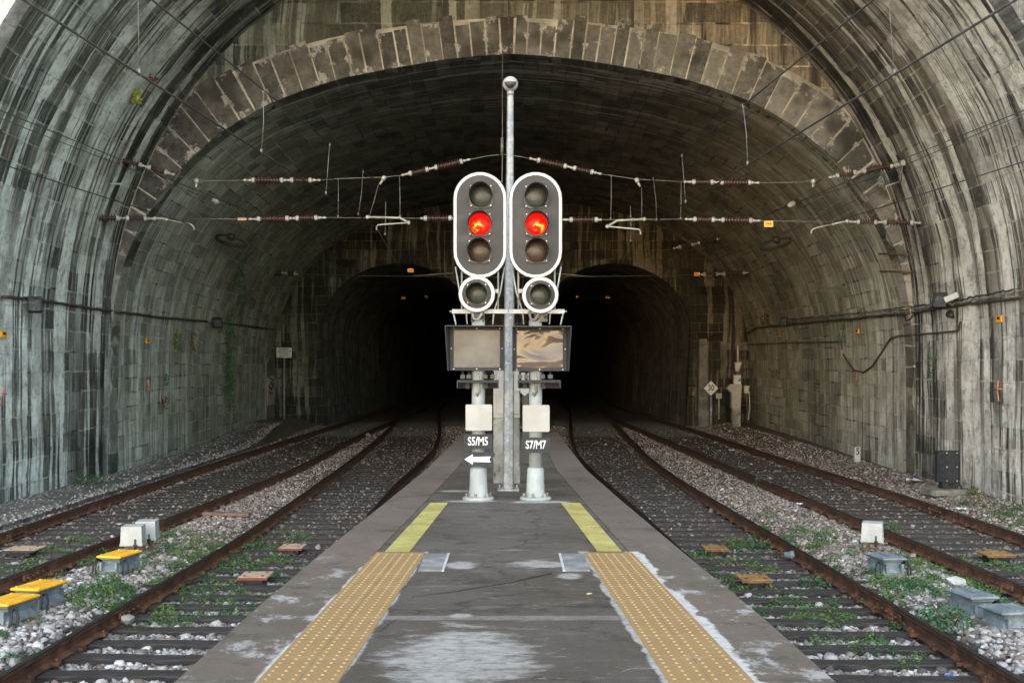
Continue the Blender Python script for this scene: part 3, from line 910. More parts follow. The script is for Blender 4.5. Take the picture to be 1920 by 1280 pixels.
# portal front
root = thing('portal_front', (0, D_MOUTH, 0), 'pale stone portal wall around the mouth of the entrance vault', 'portal wall')
hole = [(p[0], p[1]) for p in OUTP]
outer = [(-34, -0.6), (-34, 26), (34, 26), (34, -0.6)]
wall_with_holes('portal_wall', outer + hole[::-1], [], D_MOUTH - 0.5, M['portal'], root, 0.5)

# back wall and its two bores
LC, LH, RC, RH = -5.2, 3.6, 4.66, 3.55
CR, SP = CAMZ + 4.66, CAMZ + 1.5


def bore_prof(c_, h_):
    a = np.linspace(PI, 0, 41)
    top = np.stack([c_ + h_ * np.cos(a), SP + (CR - SP) * np.sin(a)], 1)
    return np.concatenate([[(c_ - h_ + 0.22, -0.5), (c_ - h_ + 0.12, 1.4)], top, [(c_ + h_ - 0.12, 1.4), (c_ + h_ - 0.22, -0.5)]])


root = thing('bore_wall', (0, D_BACK, 0), 'sooty back wall pierced by two single track bores', 'back wall')
top = [(p[0] * scl(D_BACK) * 1.01, p[1] + 0.02) for p in INP]
lp, rp = bore_prof(LC, LH), bore_prof(RC, RH)
poly = top[::-1]                                     # right foot -> crown -> left foot
poly = poly + [tuple(p) for p in lp] + [tuple(p) for p in rp]
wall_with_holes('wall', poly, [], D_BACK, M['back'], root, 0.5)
for nm, c_, h_, lb in (('bore', LC, LH, 'black mouth of the left hand bore'), ('bore', RC, RH, 'black mouth of the right hand bore')):
    p = bore_prof(c_, h_)
    o = barrel(nm, p, list(np.linspace(D_BACK + 0.05, D_END, 40)), lambda d: 1.0, M['tube'], 0.0, lambda V: 1.0 - sm(54, 62, V[:, 1]))
    o.data.transform(Matrix.Translation((0, -D_BACK, 0))); o.parent = root; o['label'] = lb
    ORG[o.name] = Vector((0, D_BACK, 0))
    # proud ring of dressed stones round each bore
    mb = MB()
    pn = p[2:-2]
    nst = 30
    for i in range(nst):
        a0, a1 = PI - PI * i / nst - 0.006, PI - PI * (i + 1) / nst + 0.006
        q = []
        for a, e_ in ((a0, 0.0), (a1, 0.0), (a1, 0.55), (a0, 0.55)):
            q.append((c_ + (h_ + e_) * math.cos(a), SP + (CR - SP + e_) * math.sin(a)))
        mb.prism([q[3], q[2], q[1], q[0]][::-1], D_BACK - 0.05 - random.uniform(0, 0.03), D_BACK + 0.02)
    mb.build('ring_stones', M['back'], root)
# pilaster strip and end of the bores
mb = MB()
mb.prism([(8.55, -0.4), (9.05, -0.4), (8.95, 3.9), (8.6, 3.9)], D_BACK - 0.18, D_BACK + 0.02)
mb.build('pilaster', M['path'], root)
mb = MB(); mb.box((0, D_END + 0.2, 4), (24, 0.4, 10)); mb.build('bore_end', M['rubber'], root)

# ------------------------------------------------------------------ platform
def strip(d0, d1, step, fa, fb, z_, name, m, kind='structure', thick=0.0, label=None, cat=None):
    mb = MB()
    ds = list(np.arange(d0, d1, step)) + [d1]
    vs = []
    for d in ds: vs += [(fa(d), d, z_), (fb(d), d, z_)]
    n = len(ds)
    fs = [(2 * i, 2 * i + 1, 2 * i + 3, 2 * i + 2) for i in range(n - 1)]
    if thick:
        b = len(vs)
        for d in ds: vs += [(fa(d), d, z_ - thick), (fb(d), d, z_ - thick)]
        for i in range(n - 1):
            fs += [(b + 2 * i, 2 * i, 2 * i + 2, b + 2 * i + 2), (2 * i + 1, b + 2 * i + 1, b + 2 * i + 3, 2 * i + 3)]
        fs += [(0, b, b + 1, 1), (2 * n - 2, 2 * n - 1, b + 2 * n - 1, b + 2 * n - 2)]
    mb.add(vs, fs)
    o = mb.build(name, m)
    tag(o, label, cat, kind=kind)
    return o


def lc(d): return edgeX(LE, d)
def rc(d): return edgeX(RE, d)
def lci(d): return lc(d) + 0.5
def rci(d): return rc(d) - 0.5


strip(-4, 30.5, 0.5, lambda d: lci(d) + 0.004, lambda d: rci(d) - 0.004, PZ, 'platform', M['screed'], thick=1.4, label='dark worn screed of the narrow island platform', cat='platform')
strip(-4, 30.5, 0.5, lc, lambda d: lci(d) - 0.004, PZ, 'platform_edge', M['coping'], thick=1.4, label='concrete coping along the left edge of the platform', cat='platform edge')
strip(-4, 30.5, 0.5, lambda d: rci(d) + 0.004, rc, PZ, 'platform_edge', M['coping'], thick=1.4, label='concrete coping along the right edge of the platform', cat='platform edge')


def lin(a, b): return lambda d: a + b * (d - 6.46)


for side, fo, fi, word in ((-1, lin(-1.409, 0.0326), lin(-0.96, 0.0346), 'left'), (1, lin(0.866, -0.0435), lin(1.336, -0.0484), 'right')):
    r_ = thing('tactile_paving', (fo(8), 3, PZ), 'ochre studded warning tiles near the %s platform edge, rows of raised dots' % word, 'tactile paving', 'tactile paving strips')
    mb = MB()
    ds = np.arange(2.0, 10.96, 0.56)
    ds = np.append(ds, 10.94)
    for i in range(len(ds) - 1):
        for half_ in (0, 1):
            def q(d, f): return fo(d) * (1 - f) + fi(d) * f
            f0, f1 = (0.0, 0.4945) if half_ == 0 else (0.5055, 1.0)
            a, b = ds[i] + 0.002, ds[i + 1] - 0.002
            vs = [(q(a, f0), a, PZ + 0.006), (q(a, f1), a, PZ + 0.006), (q(b, f1), b, PZ + 0.006), (q(b, f0), b, PZ + 0.006),
                  (q(a, f0), a, PZ - 0.002), (q(a, f1), a, PZ - 0.002), (q(b, f1), b, PZ - 0.002), (q(b, f0), b, PZ - 0.002)]
            mb.add(vs, [(0, 1, 2, 3), (4, 5, 1, 0), (5, 6, 2, 1), (6, 7, 3, 2), (7, 4, 0, 3)])
    mb.build('tile', M['tactile'], r_)
    mb = MB(); mb.add([(fo(2), 2, PZ + 0.003), (fi(2), 2, PZ + 0.003), (fi(10.94), 10.94, PZ + 0.003), (fo(10.94), 10.94, PZ + 0.003)], [(0, 1, 2, 3)])
    mb.build('joint_bed', M['mortar'], r_)
    mb = MB()
    for d in np.arange(4.5, 10.92, 0.088):
        for j in range(6):
            f = (j + 0.5) / 6 + (0.008 if j < 3 else -0.008) * (1 if j in (2, 3) else 0)
            x_ = fo(d) * (1 - f) + fi(d) * f
            vs = []
            for rr, zz in ((0.0125, 0.006), (0.008, 0.0105)):
                for k in range(8): vs.append((x_ + rr * math.cos(k * PI / 4), d + rr * math.sin(k * PI / 4), PZ + zz))
            mb.add(vs, [(k, (k + 1) % 8, 8 + (k + 1) % 8, 8 + k) for k in range(8)] + [tuple(range(8, 16))], 0, True)
    o = mb.build('raised_dot', M['dot'], r_)
    o['kind'] = 'stuff'

for pts, w in (([(-1.193, 10.97), (-0.96, 10.97), (-0.812, 14.9), (-1.038, 14.9)], 'left'), ([(0.801, 11.0), (1.031, 11.0), (0.859, 14.9), (0.62, 14.9)], 'right')):
    mb = MB(); mb.add([(p[0], p[1], PZ + 0.004) for p in pts], [(0, 1, 2, 3)])
    tag(mb.build('safety_line', M['yellow_paint']), 'faded yellow painted line beyond the %s tactile strip' % w, 'painted line', 'yellow safety lines')
for (x0, x1), w in (((-0.80, -0.575), 'left'), ((0.43, 0.665), 'right')):
    mb = MB()
    mb.box(((x0 + x1) / 2, 10.42, PZ + 0.002), (x1 - x0, 0.9, 0.008))
    mb.box((x0 + 0.012 if w == 'right' else x1 - 0.012, 10.42, PZ + 0.004), (0.022, 0.92, 0.01), mi=1)
    tag(mb.build('access_cover', [M['cement'], M['white_paint']]), 'pale grey cement cover slab beside the %s tactile strip head' % w, 'cover slab', 'cement cover slabs')
# cable let into the platform
mb = MB(); mb.tube([(-0.75, 8.85, PZ), (-0.45, 9.05, PZ + 0.002), (0.0, 9.45, PZ), (0.33, 9.85, PZ + 0.001)], 0.008, 5)
tag(mb.build('platform_cable', M['rubber']), 'thin dark cable laid slantwise across the platform', 'cable')
mb = MB(); mb.cyl((0.57, 8.95, PZ + 0.006), (0.61, 8.965, PZ + 0.006), 0.006)
tag(mb.build('cigarette_butt', M['tanboard']), 'cigarette butt by the inner edge of the right tactile strip', 'litter')

# path along the left wall
def wallx(d): return np.interp(d, [20, 29, 29.1, 54], [-9.95, -9.95, -9.9, -10.9])
mb = MB()
ds = np.arange(12, 51, 0.8); vs = []
for d in ds:
    z_ = -0.03 + float(sm(36, 50, d)) * 0.36
    xo = -8.72 - float(sm(38, 50, d)) * 0.9
    vs += [(wallx(d) - 0.1, d, z_ + 0.03), (xo, d, z_), (xo, d, z_ - 0.3)]
fs = []
for i in range(len(ds) - 1):
    fs += [(3 * i, 3 * i + 1, 3 * i + 4, 3 * i + 3), (3 * i + 1, 3 * i + 2, 3 * i + 5, 3 * i + 4)]
mb.add(vs, fs)
tag(mb.build('path', M['path']), 'grey dusty walkway at the foot of the left wall', 'path', kind='structure')

# ------------------------------------------------------------------ rails
RAILW = {
    'L1': 'rusty rail nearest the left tunnel wall', 'L2': 'rusty inner rail of the far left track',
    'L3': 'rusty outer rail of the track left of the platform', 'L4': 'dark rail tucked under the left platform edge',
    'R1': 'rusty rail nearest the right tunnel wall', 'R2': 'rusty inner rail of the far right track',
    'R3': 'rusty outer rail of the track right of the platform', 'R4': 'dark rail tucked under the right platform edge'}
prof_ = [(-0.07, -0.16), (0.07, -0.16), (0.07, -0.148), (0.012, -0.122), (0.010, -0.045), (0.035, -0.034), (0.036, -0.008), (0.030, 0.0), (-0.030, 0.0), (-0.036, -0.008), (-0.035, -0.034), (-0.010, -0.045), (-0.012, -0.122), (-0.07, -0.148)]
DR = np.concatenate([np.arange(4, 40, 0.75), np.arange(40, 93, 1.5)])
for k in ('L1', 'L2', 'L3', 'L4', 'R4', 'R3', 'R2', 'R1'):
    xs = rx(k, DR)
    r_ = thing('rail', (float(rx(k, 20)), 20, -0.16), RAILW[k], 'rail', 'running rails')
    mb = MB(); n = len(prof_)
    vs = [(x_ + a, d, b) for x_, d in zip(xs, DR) for a, b in prof_]
    for i in range(len(DR) - 1):
        for q in range(n):
            j = (q + 1) % n
            mi = 1 if q in (6, 7, 8) else 0
            mb.f.append((i * n + q, i * n + j, (i + 1) * n + j, (i + 1) * n + q)); mb.m.append(mi); mb.sm.append(False)
    mb.v = vs
    mb.f.append(tuple(range(n))); mb.m.append(0); mb.sm.append(False)
    mb.build('rail_section', [M['rail_side'], M['rail_top']], r_)
    # fishplates with bolts where two lengths meet
    jd = {'L3': 13.3, 'R3': 13.2, 'L2': 15.6, 'R2': 14.9, 'L1': 19.3, 'R1': 22.5}.get(k)
    if jd:
        for sd in (-1, 1):
            x0 = float(rx(k, jd))
            mb = MB(); mb.box((x0 + sd * 0.033, jd, -0.083), (0.034, 0.62, 0.075))
            for q in range(4):
                y_ = jd - 0.24 + q * 0.16
                mb.cyl((x0 + sd * 0.05, y_, -0.083), (x0 + sd * 0.078, y_, -0.083), 0.017, seg=6, smooth=False)
            mb.build('fishplate', M['rail_side'], r_)
    # rail clips
    mb = MB()
    for d in np.arange(8.2, 24, 0.6):
        x0 = float(rx(k, d))
        for sd in (-1, 1):
            mb.box((x0 + sd * 0.085, d, -0.145), (0.07, 0.09, 0.035)); mb.cyl((x0 + sd * 0.085, d, -0.13), (x0 + sd * 0.085, d, -0.10), 0.016, seg=6)
    o = mb.build('rail_clip', M['rail_side'], r_); o['kind'] = 'stuff'

# sleepers: one mesh per look, copied
def sleeper_mesh():
    mb = MB()
    n = 9
    vs = []
    for i in range(n):
        x_ = -1.3 + 2.6 * i / (n - 1)
        w = 0.12 + random.uniform(-0.01, 0.008); h = random.uniform(-0.006, 0.006)
        vs += [(x_, -w, -0.14), (x_, -w, h - 0.012), (x_, -w + 0.014, h), (x_, w - 0.014, h + random.uniform(-0.004, 0.004)), (x_, w, h - 0.012), (x_, w, -0.14)]
    fs = []
    for i in range(n - 1):
        for q in range(5): fs.append((i * 6 + q, i * 6 + 6 + q, i * 6 + 7 + q, i * 6 + q + 1))
    fs += [(0, 1, 2, 3, 4, 5), tuple((n - 1) * 6 + q for q in (5, 4, 3, 2, 1, 0))]
    mb.add(vs, fs)
    return mb


protos = []
for i in range(4):
    o = sleeper_mesh().build('sleeper', M['sleeper'], at=(0, 0, 0))
    protos.append(o)
first = list(protos)
SLW = {('L1', 'L2'): 'dark timber sleeper of the far left track, half buried in ballast', ('L3', 'L4'): 'dark timber sleeper between ballast rows, left of the platform',
       ('R4', 'R3'): 'dark timber sleeper between ballast rows, right of the platform', ('R2', 'R1'): 'dark timber sleeper of the far right track, half buried in ballast'}
SLY = {}
for (a, b), lab in SLW.items():
    ys = []
    d = 8.2 + random.uniform(0, 0.3)
    while d < 33:
        c_ = float((rx(a, d) + rx(b, d)) / 2)
        o = first.pop() if first else link(random.choice(protos).copy())
        o.location = (c_ + random.uniform(-0.05, 0.05), d, -0.163 + random.uniform(-0.008, 0.003) - 0.012 * float(sm(16, 20, d)))
        o.rotation_euler = (random.uniform(-0.02, 0.02), 0, random.uniform(-0.015, 0.015))
        tag(o, lab, 'sleeper', 'sleepers of the four tracks')
        ys.append(d)
        d += 0.6 + random.uniform(-0.05, 0.06)
    SLY[(a, b)] = np.array(ys)

# ------------------------------------------------------------------ ballast: loose stones
def icos():
    t_ = (1 + 5 ** 0.5) / 2
    v = np.array([(-1, t_, 0), (1, t_, 0), (-1, -t_, 0), (1, -t_, 0), (0, -1, t_), (0, 1, t_), (0, -1, -t_), (0, 1, -t_), (t_, 0, -1), (t_, 0, 1), (-t_, 0, -1), (-t_, 0, 1)]) / math.sqrt(1 + t_ * t_)
    f = np.array([(0, 11, 5), (0, 5, 1), (0, 1, 7), (0, 7, 10), (0, 10, 11), (1, 5, 9), (5, 11, 4), (11, 10, 2), (10, 7, 6), (7, 1, 8), (3, 9, 4), (3, 4, 2), (3, 2, 6), (3, 6, 8), (3, 8, 9), (4, 9, 5), (2, 4, 11), (6, 2, 10), (8, 6, 7), (9, 8, 1)])
    return v, f


IV, IF = icos()


def scatter_stones(name, X, D, size, col, label, lift=0.0):
    n = len(X)
    base = IV[None] * (1 + rng.normal(0, 0.27, (n, 12, 1)))
    base = base * (size[:, None, None] * rng.uniform(0.6, 1.25, (n, 1, 3)))
    q = rng.normal(size=(n, 4)); q /= np.linalg.norm(q, axis=1)[:, None]
    w, x_, y_, z_ = q.T
    Rm = np.stack([np.stack([1 - 2 * (y_ * y_ + z_ * z_), 2 * (x_ * y_ - z_ * w), 2 * (x_ * z_ + y_ * w)], 1),
                   np.stack([2 * (x_ * y_ + z_ * w), 1 - 2 * (x_ * x_ + z_ * z_), 2 * (y_ * z_ - x_ * w)], 1),
                   np.stack([2 * (x_ * z_ - y_ * w), 2 * (y_ * z_ + x_ * w), 1 - 2 * (x_ * x_ + y_ * y_)], 1)], 1)
    P_ = np.einsum('nij,nkj->nki', Rm, base)
    P_[:, :, 2] *= 0.75
    Z = ground_z(X, D) + size * 0.25 + lift
    P_ += np.stack([X, D, Z], 1)[:, None, :]
    V = P_.reshape(-1, 3)
    Fc = (IF[None] + (np.arange(n) * 12)[:, None, None]).reshape(-1, 3)
    me = bpy.data.meshes.new(name)
    me.vertices.add(len(V)); me.vertices.foreach_set('co', V.ravel())
    me.loops.add(Fc.size); me.loops.foreach_set('vertex_index', Fc.ravel().astype(np.int32))
    me.polygons.add(len(Fc)); me.polygons.foreach_set('loop_start', (np.arange(len(Fc)) * 3).astype(np.int32))
    me.update(calc_edges=True)
    ca = me.color_attributes.new('col', 'FLOAT_COLOR', 'POINT')
    cc_ = np.concatenate([np.repeat(col, 12, axis=0), np.ones((n * 12, 1))], 1)
    ca.data.foreach_set('color', cc_.ravel())
    me.materials.append(M['ballast'])
    return tag(link(bpy.data.objects.new(name, me)), label, 'ballast', kind='stuff')


def near_gauge(X, D, lo=0.0, hi=1.35):
    m = np.zeros(len(X), bool)
    for a, b in (('L1', 'L2'), ('L3', 'L4'), ('R4', 'R3'), ('R2', 'R1')):
        m |= np.abs(X - (rx(a, D) + rx(b, D)) / 2) < hi
    return m


def make_ballast(side, label):
    Xs, Ds, Ss, Cs = [], [], [], []
    for d0, d1, dens, s0_, s1_ in ((9.5, 13.5, 520, 0.020, 0.044), (13.5, 18.5, 420, 0.018, 0.040), (18.5, 27, 250, 0.018, 0.036), (27, 40, 110, 0.018, 0.036), (40, 54, 45, 0.02, 0.04)):
        x0, x1 = (-8.72, -1.3) if side < 0 else (1.2, 9.95)
        n = int(dens * (d1 - d0) * (x1 - x0))
        X = rng.uniform(x0, x1, n); D = rng.uniform(d0, d1, n)
        keep = np.ones(n, bool)
        if side < 0: keep &= X < np.interp(D, [e[0] for e in LE], [e[1] for e in LE]) - 0.03
        else: keep &= X > np.interp(D, [e[0] for e in RE], [e[1] for e in RE]) + 0.03
        if d0 > 29: keep &= True
        for k in RX: keep &= np.abs(X - rx(k, D)) > 0.055
        # stones lie between the sleepers, few on top of them
        for (a, b), ys in SLY.items():
            c_ = (rx(a, D) + rx(b, D)) / 2
            on = (np.abs(X - c_) < 1.3)
            j = np.clip(np.searchsorted(ys, D), 1, len(ys) - 1)
            dy = np.minimum(np.abs(D - ys[j]), np.abs(D - ys[j - 1]))
            lowprob = rng.random(n) < 0.045
            keep &= ~(on & (dy < 0.12) & (D < 24) & ~lowprob)
        # the sooty bed between the rails shows fewer stones further in
        ga = near_gauge(X, D, hi=0.82)
        keep &= ~(ga & (D > 15.5) & (rng.random(n) > np.interp(D, [15.5, 17.5], [0.75, 0.22])))
        X, D = X[keep], D[keep]; n = len(X)
        ga = near_gauge(X, D, hi=0.95)
        s = rng.uniform(s0_, s1_, n) * np.where(rng.random(n) < 0.06, 1.7, 1.0)
        # colours
        pal = np.array([(0.47, 0.46, 0.445), (0.36, 0.345, 0.33), (0.24, 0.23, 0.22), (0.25, 0.20, 0.165), (0.17, 0.13, 0.105), (0.11, 0.105, 0.10)])
        pal2 = np.array([(0.33, 0.29, 0.255), (0.26, 0.22, 0.185), (0.20, 0.17, 0.145), (0.16, 0.118, 0.09), (0.12, 0.10, 0.09), (0.42, 0.39, 0.36)])
        nr = 1 - sm(13.5, 18.5, D + rng.normal(0, 1.1, n))
        c1 = pal[rng.choice(6, n, p=[0.34, 0.2, 0.16, 0.08, 0.09, 0.13])]
        c2 = pal2[rng.choice(6, n, p=[0.22, 0.24, 0.22, 0.14, 0.12, 0.06])]
        c_ = c1 * nr[:, None] + c2 * (1 - nr[:, None])
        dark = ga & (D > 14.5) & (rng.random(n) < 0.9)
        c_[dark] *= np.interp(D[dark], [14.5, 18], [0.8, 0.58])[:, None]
        # rust staining close to the rails
        for k in RX:
            nearr = np.exp(-((X - rx(k, D)) / 0.17) ** 2) * 0.6
            c_ = c_ * (1 - nearr[:, None]) + np.array([0.10, 0.062, 0.042]) * nearr[:, None]
        c_ *= rng.uniform(0.6, 1.2, (n, 1))
        Xs.append(X); Ds.append(D); Ss.append(s); Cs.append(c_)
    scatter_stones('ballast', np.concatenate(Xs), np.concatenate(Ds), np.concatenate(Ss), np.concatenate(Cs), label)


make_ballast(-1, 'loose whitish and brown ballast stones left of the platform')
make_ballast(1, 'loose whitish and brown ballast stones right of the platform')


_old_gz = ground_z
n_ = 5200
Dp = rng.uniform(15, 48, n_)
wx_ = np.array(wallx(Dp)); fr_ = np.where(rng.random(n_) < 0.6, rng.beta(1.0, 7.0, n_), 1 - rng.beta(1.0, 6.0, n_))
Xp = wx_ + 0.03 + fr_ * (-8.66 - sm(38, 50, Dp) * 0.9 - wx_)
pz_ = -0.03 + sm(36, 50, Dp) * 0.36 + 0.01


def ground_z(X, D): return pz_


cp = np.array([(0.34, 0.32, 0.29), (0.24, 0.21, 0.18), (0.16, 0.145, 0.13), (0.42, 0.41, 0.39)])[rng.integers(0, 4, n_)] * rng.uniform(0.6, 1.1, (n_, 1))
scatter_stones('gravel', Xp, Dp, rng.uniform(0.012, 0.034, n_), cp, 'loose gravel strewn over the walkway along the left wall')
ground_z = _old_gz

# ------------------------------------------------------------------ plants
def leaves(mb, c, r, h, n, size, up=0.5, mi=0, droop=0.0):
    for _ in range(n):
        a = random.uniform(0, 2 * PI); q = math.sqrt(random.random())
        p = Vector((c[0] + r[0] * q * math.cos(a), c[1] + r[1] * q * math.sin(a), c[2] + h * random.random() * (1 - 0.6 * q * q) - droop * random.random()))
        s = size * random.uniform(0.6, 1.35)
        nrm = Vector((random.gauss(0, 1), random.gauss(0, 1), random.gauss(0, 1) + up * 2)).normalized()
        u = nrm.orthogonal().normalized(); u.rotate(Matrix.Rotation(random.uniform(0, 2 * PI), 3, nrm))
        w = nrm.cross(u)
        mb.add([p - u * s, p - w * s * 0.42 + nrm * s * 0.12, p + u * s, p + w * s * 0.42 + nrm * s * 0.12], [(0, 1, 2, 3)], mi)


def stem(mb, p, q, r=0.006, mi=1): mb.tube([p, (Vector(p) + Vector(q)) / 2 + Vector((random.uniform(-.03, .03), random.uniform(-.03, .03), 0)), q], r, 4, mi)


# low ground cover nobody could count
for side, spots, lab in ((-1, [(480, 1010, 95, 26, 190), (390, 1030, 70, 25, 130), (330, 1010, 60, 18, 90), (480, 1042, 60, 20, 110), (180, 1040, 55, 22, 60), (190, 1120, 60, 22, 150), (165, 1115, 50, 18, 90), (120, 1060, 60, 20, 60), (420, 1055, 50, 16, 60), (35, 1060, 50, 18, 60), (40, 1085, 40, 12, 40), (110, 1020, 50, 14, 40), (270, 1075, 80, 20, 80), (315, 1048, 60, 16, 60),
                        (350, 1090, 55, 14, 60), (410, 1095, 50, 14, 80), (490, 1110, 60, 14, 90), (380, 1130, 70, 16, 90), (300, 1155, 60, 14, 70), (470, 1140, 50, 12, 60), (440, 1068, 60, 14, 90), (540, 1072, 50, 12, 50), (540, 1045, 50, 10, 40), (490, 1015, 60, 10, 60), (250, 1180, 60, 14, 30), (10, 1180, 40, 20, 40), (60, 1230, 40, 14, 20)], 'patches of low green weeds on the ballast left of the platform'),
                       (1, [(1500, 1010, 50, 18, 80), (1490, 1000, 60, 16, 60), (1700, 1105, 55, 22, 170), (1820, 1085, 45, 20, 80), (1780, 1100, 60, 20, 80), (1560, 1040, 55, 14, 40), (1590, 1075, 50, 14, 40), (1640, 1120, 60, 16, 60), (1700, 1060, 40, 18, 60), (1830, 930, 45, 20, 50), (1860, 985, 35, 12, 40), (1860, 960, 55, 20, 70), (1905, 975, 30, 14, 40), (1340, 1080, 50, 14, 40), (1420, 1100, 70, 12, 50),
                        (1480, 1140, 60, 14, 60), (1550, 1150, 70, 14, 80), (1640, 1200, 80, 14, 80), (1600, 1190, 70, 14, 60), (1700, 1230, 60, 14, 60), (1330, 1040, 40, 12, 40), (1870, 1140, 50, 16, 80), (1860, 1055, 50, 14, 70), (1640, 985, 50, 12, 40), (1470, 970, 40, 10, 20), (1510, 1120, 60, 12, 60), (1520, 1180, 60, 10, 40), (1410, 1055, 60, 10, 40)], 'patches of low green weeds on the ballast right of the platform')):
    mb = MB()
    for px, py, wx, wy, n in spots:
        c = G(px, py, -0.13)
        rxm = wx / F * c.y * 1.1; rym = min(wy * c.y * c.y / (F * 2.83), 1.1)
        for _ in range(max(3, n // 4) if py < 1160 and not (420 < px < 560) else max(3, n // 8)):
            a = random.uniform(0, 2 * PI); q = math.sqrt(random.random())
            cx_, cy_ = c.x + rxm * q * math.cos(a), c.y + rym * q * math.sin(a)
            if cy_ < 9.5: continue
            z_ = float(ground_z(np.array([cx_]), np.array([cy_]))[0])
            rr = random.uniform(0.05, 0.17)
            leaves(mb, (cx_, cy_, z_ + 0.015), (rr, rr), random.uniform(0.06, 0.13), random.randint(30, 80), 0.020, 0.6, random.choice((0, 0, 1)))
    tag(mb.build('weeds', [M['leaf'], M['leaf_dark']]), lab, 'weeds', kind='stuff')

BUSH = [(1412, 1022, 0.30, 0.22, 260, 'leaf_dark', 'dark green weed by the rusty board against the right near rail'),
        (1380, 1014, 0.2, 0.16, 140, 'leaf', 'bright green weed behind the dark bush by the right rail'),
        (1525, 1086, 0.24, 0.18, 200, 'leaf_dark', 'broad leaved dark weed leaning on the inside of the right rail'),
        (1770, 1158, 0.34, 0.30, 520, 'leaf_dark', 'large dark green bush in front of the paired grey track boxes'),
        (1700, 1165, 0.22, 0.2, 200, 'leaf_dark', 'dark weed reaching to the rail beside the large bush'),
        (1690, 1055, 0.16, 0.2, 130, 'leaf_dark', 'dark weed growing behind the single grey track box'),
        (1424, 908, 0.14, 0.3, 70, 'leaf_dark', 'small dark plant alone beside the far right track inner rail'),
        (1828, 930, 0.2, 0.2, 90, 'leaf', 'green tuft beneath the right wall past the black cabinet'),
        (1712, 893, 0.14, 0.24, 70, 'leaf', 'green tuft at the wall foot left of the black cabinet'),
        (1627, 866, 0.16, 0.2, 80, 'leaf', 'green tuft beside the white marker stone'),
        (137, 905, 0.34, 0.30, 260, 'leaf_dark', 'dark green bush at the foot of the left wall on the walkway'),
        (183, 1035, 0.2, 0.16, 160, 'leaf_dark', 'dark weed left of the white covers by the far left rail'),
        (300, 1150, 0.14, 0.14, 60, 'leaf', 'bright weed inside the left track beside the outer rail')]
for px, py, r_, h_, n, mk_, lab in BUSH:
    zg = -0.12 if abs(px - 960) < 780 else -0.05
    c = G(px, py, zg)
    z_ = float(ground_z(np.array([c.x]), np.array([c.y]))[0])
    if px == 137: c = Vector((-9.55, 26.5, 0)); z_ = 0.0
    mb = MB()
    leaves(mb, (c.x, c.y, z_), (r_, r_), h_, n, 0.032, 0.5, 0)
    for _ in range(7): stem(mb, (c.x + random.uniform(-.05, .05), c.y + random.uniform(-.05, .05), z_ - 0.03), (c.x + random.uniform(-r_, r_) * .8, c.y + random.uniform(-r_, r_) * .8, z_ + h_ * random.uniform(.5, .95)))
    tag(mb.build('weed_plant', [M[mk_], M['leaf_dry']]), lab, 'plant', 'larger weeds among the tracks')


# plants rooted in the vault
def hit_outer(px, py):
    a, b = (px - CX) / F, (HY - py) / F
    A = a * a + b * b; B = -2 * 0.76 * b; C = 0.76 ** 2 - R_OUT ** 2
    d = (-B + math.sqrt(B * B - 4 * A * C)) / (2 * A)
    if CAMZ + b * d < ZC: d = 9.965 / abs(a)
    return Vector((a * d, d, CAMZ + b * d))


def hit_inner(px, py):
    """march the view ray until it leaves the inner vault"""
    a, b = (px - CX) / F, (HY - py) / F
    for d in np.arange(29.05, 54, 0.05):
        z_ = CAMZ + b * d; x_ = abs(a * d)
        if z_ > INP[:, 1].max(): return Vector((a * d, d, z_))
        lim = np.interp(z_, hzs[::-1], hxs[::-1]) * scl(d)
        if x_ > lim - 0.01: return Vector((a * d, d, z_))
    return W(px, py, 53.9)


for px, py, hit, r_, h_, n, mk_, dr, lab in (
        (250, 174, 0, 0.18, 0.15, 120, 'leaf_yellow', 0.25, 'yellow green fern sprouting high on the left entrance vault'),
        (281, 143, 0, 0.14, 0.1, 60, 'leaf_dry', 0.2, 'reddish dry sprig above the yellow green fern'),
        (327, 628, 1, 0.28, 0.2, 160, 'leaf', 0.5, 'green fern hanging from the left wall under the cable'),
        (357, 625, 1, 0.16, 0.1, 50, 'leaf_dry', 0.6, 'withered brown sprig right of the green wall fern'),
        (303, 745, 1, 0.14, 0.1, 60, 'leaf_dry', 0.4, 'brown withered tuft low on the left wall'),
        (306, 705, 1, 0.12, 0.1, 40, 'leaf_dark', 0.3, 'small dark tuft above the withered one on the left wall'),
        (428, 590, 1, 0.5, 0.5, 520, 'leaf_dark', 3.6, 'dark ivy trailing down the left inner wall beside the floodlight'),
        (447, 500, 1, 0.5, 1.2, 240, 'leaf_dark', 1.2, 'dark ivy clump high on the left inner vault'),
        (1755, 660, 0, 0.1, 0.1, 40, 'leaf_dark', 0.7, 'dark hanging weed on the right wall below the cables'),
        (1536, 717, 1, 0.14, 0.1, 40, 'leaf_dry', 0.3, 'brown withered tuft on the right wall'),
        (1585, 600, 1, 0.14, 0.2, 60, 'leaf_dark', 0.7, 'dark moss tuft under the right wall cables'),
        (1440, 590, 1, 0.5, 0.3, 120, 'leaf_dry', 0.5, 'dry creeper tangled on the right wall cables')):
    p = hit_inner(px, py) if hit else hit_outer(px, py)
    mb = MB()
    inw = Vector((-p.x, 0, 0)).normalized() * 0.08
    leaves(mb, p + inw, (0.1, r_), h_, n, 0.045 if n < 200 else 0.06, 0.0, 0, dr)
    stem(mb, p, p + inw + Vector((0, 0, -dr * 0.6)))
    tag(mb.build('wall_plant', [M[mk_], M['leaf_dry']]), lab, 'plant', 'plants growing on the vault')

# ------------------------------------------------------------------ signals
D0 = 15.3


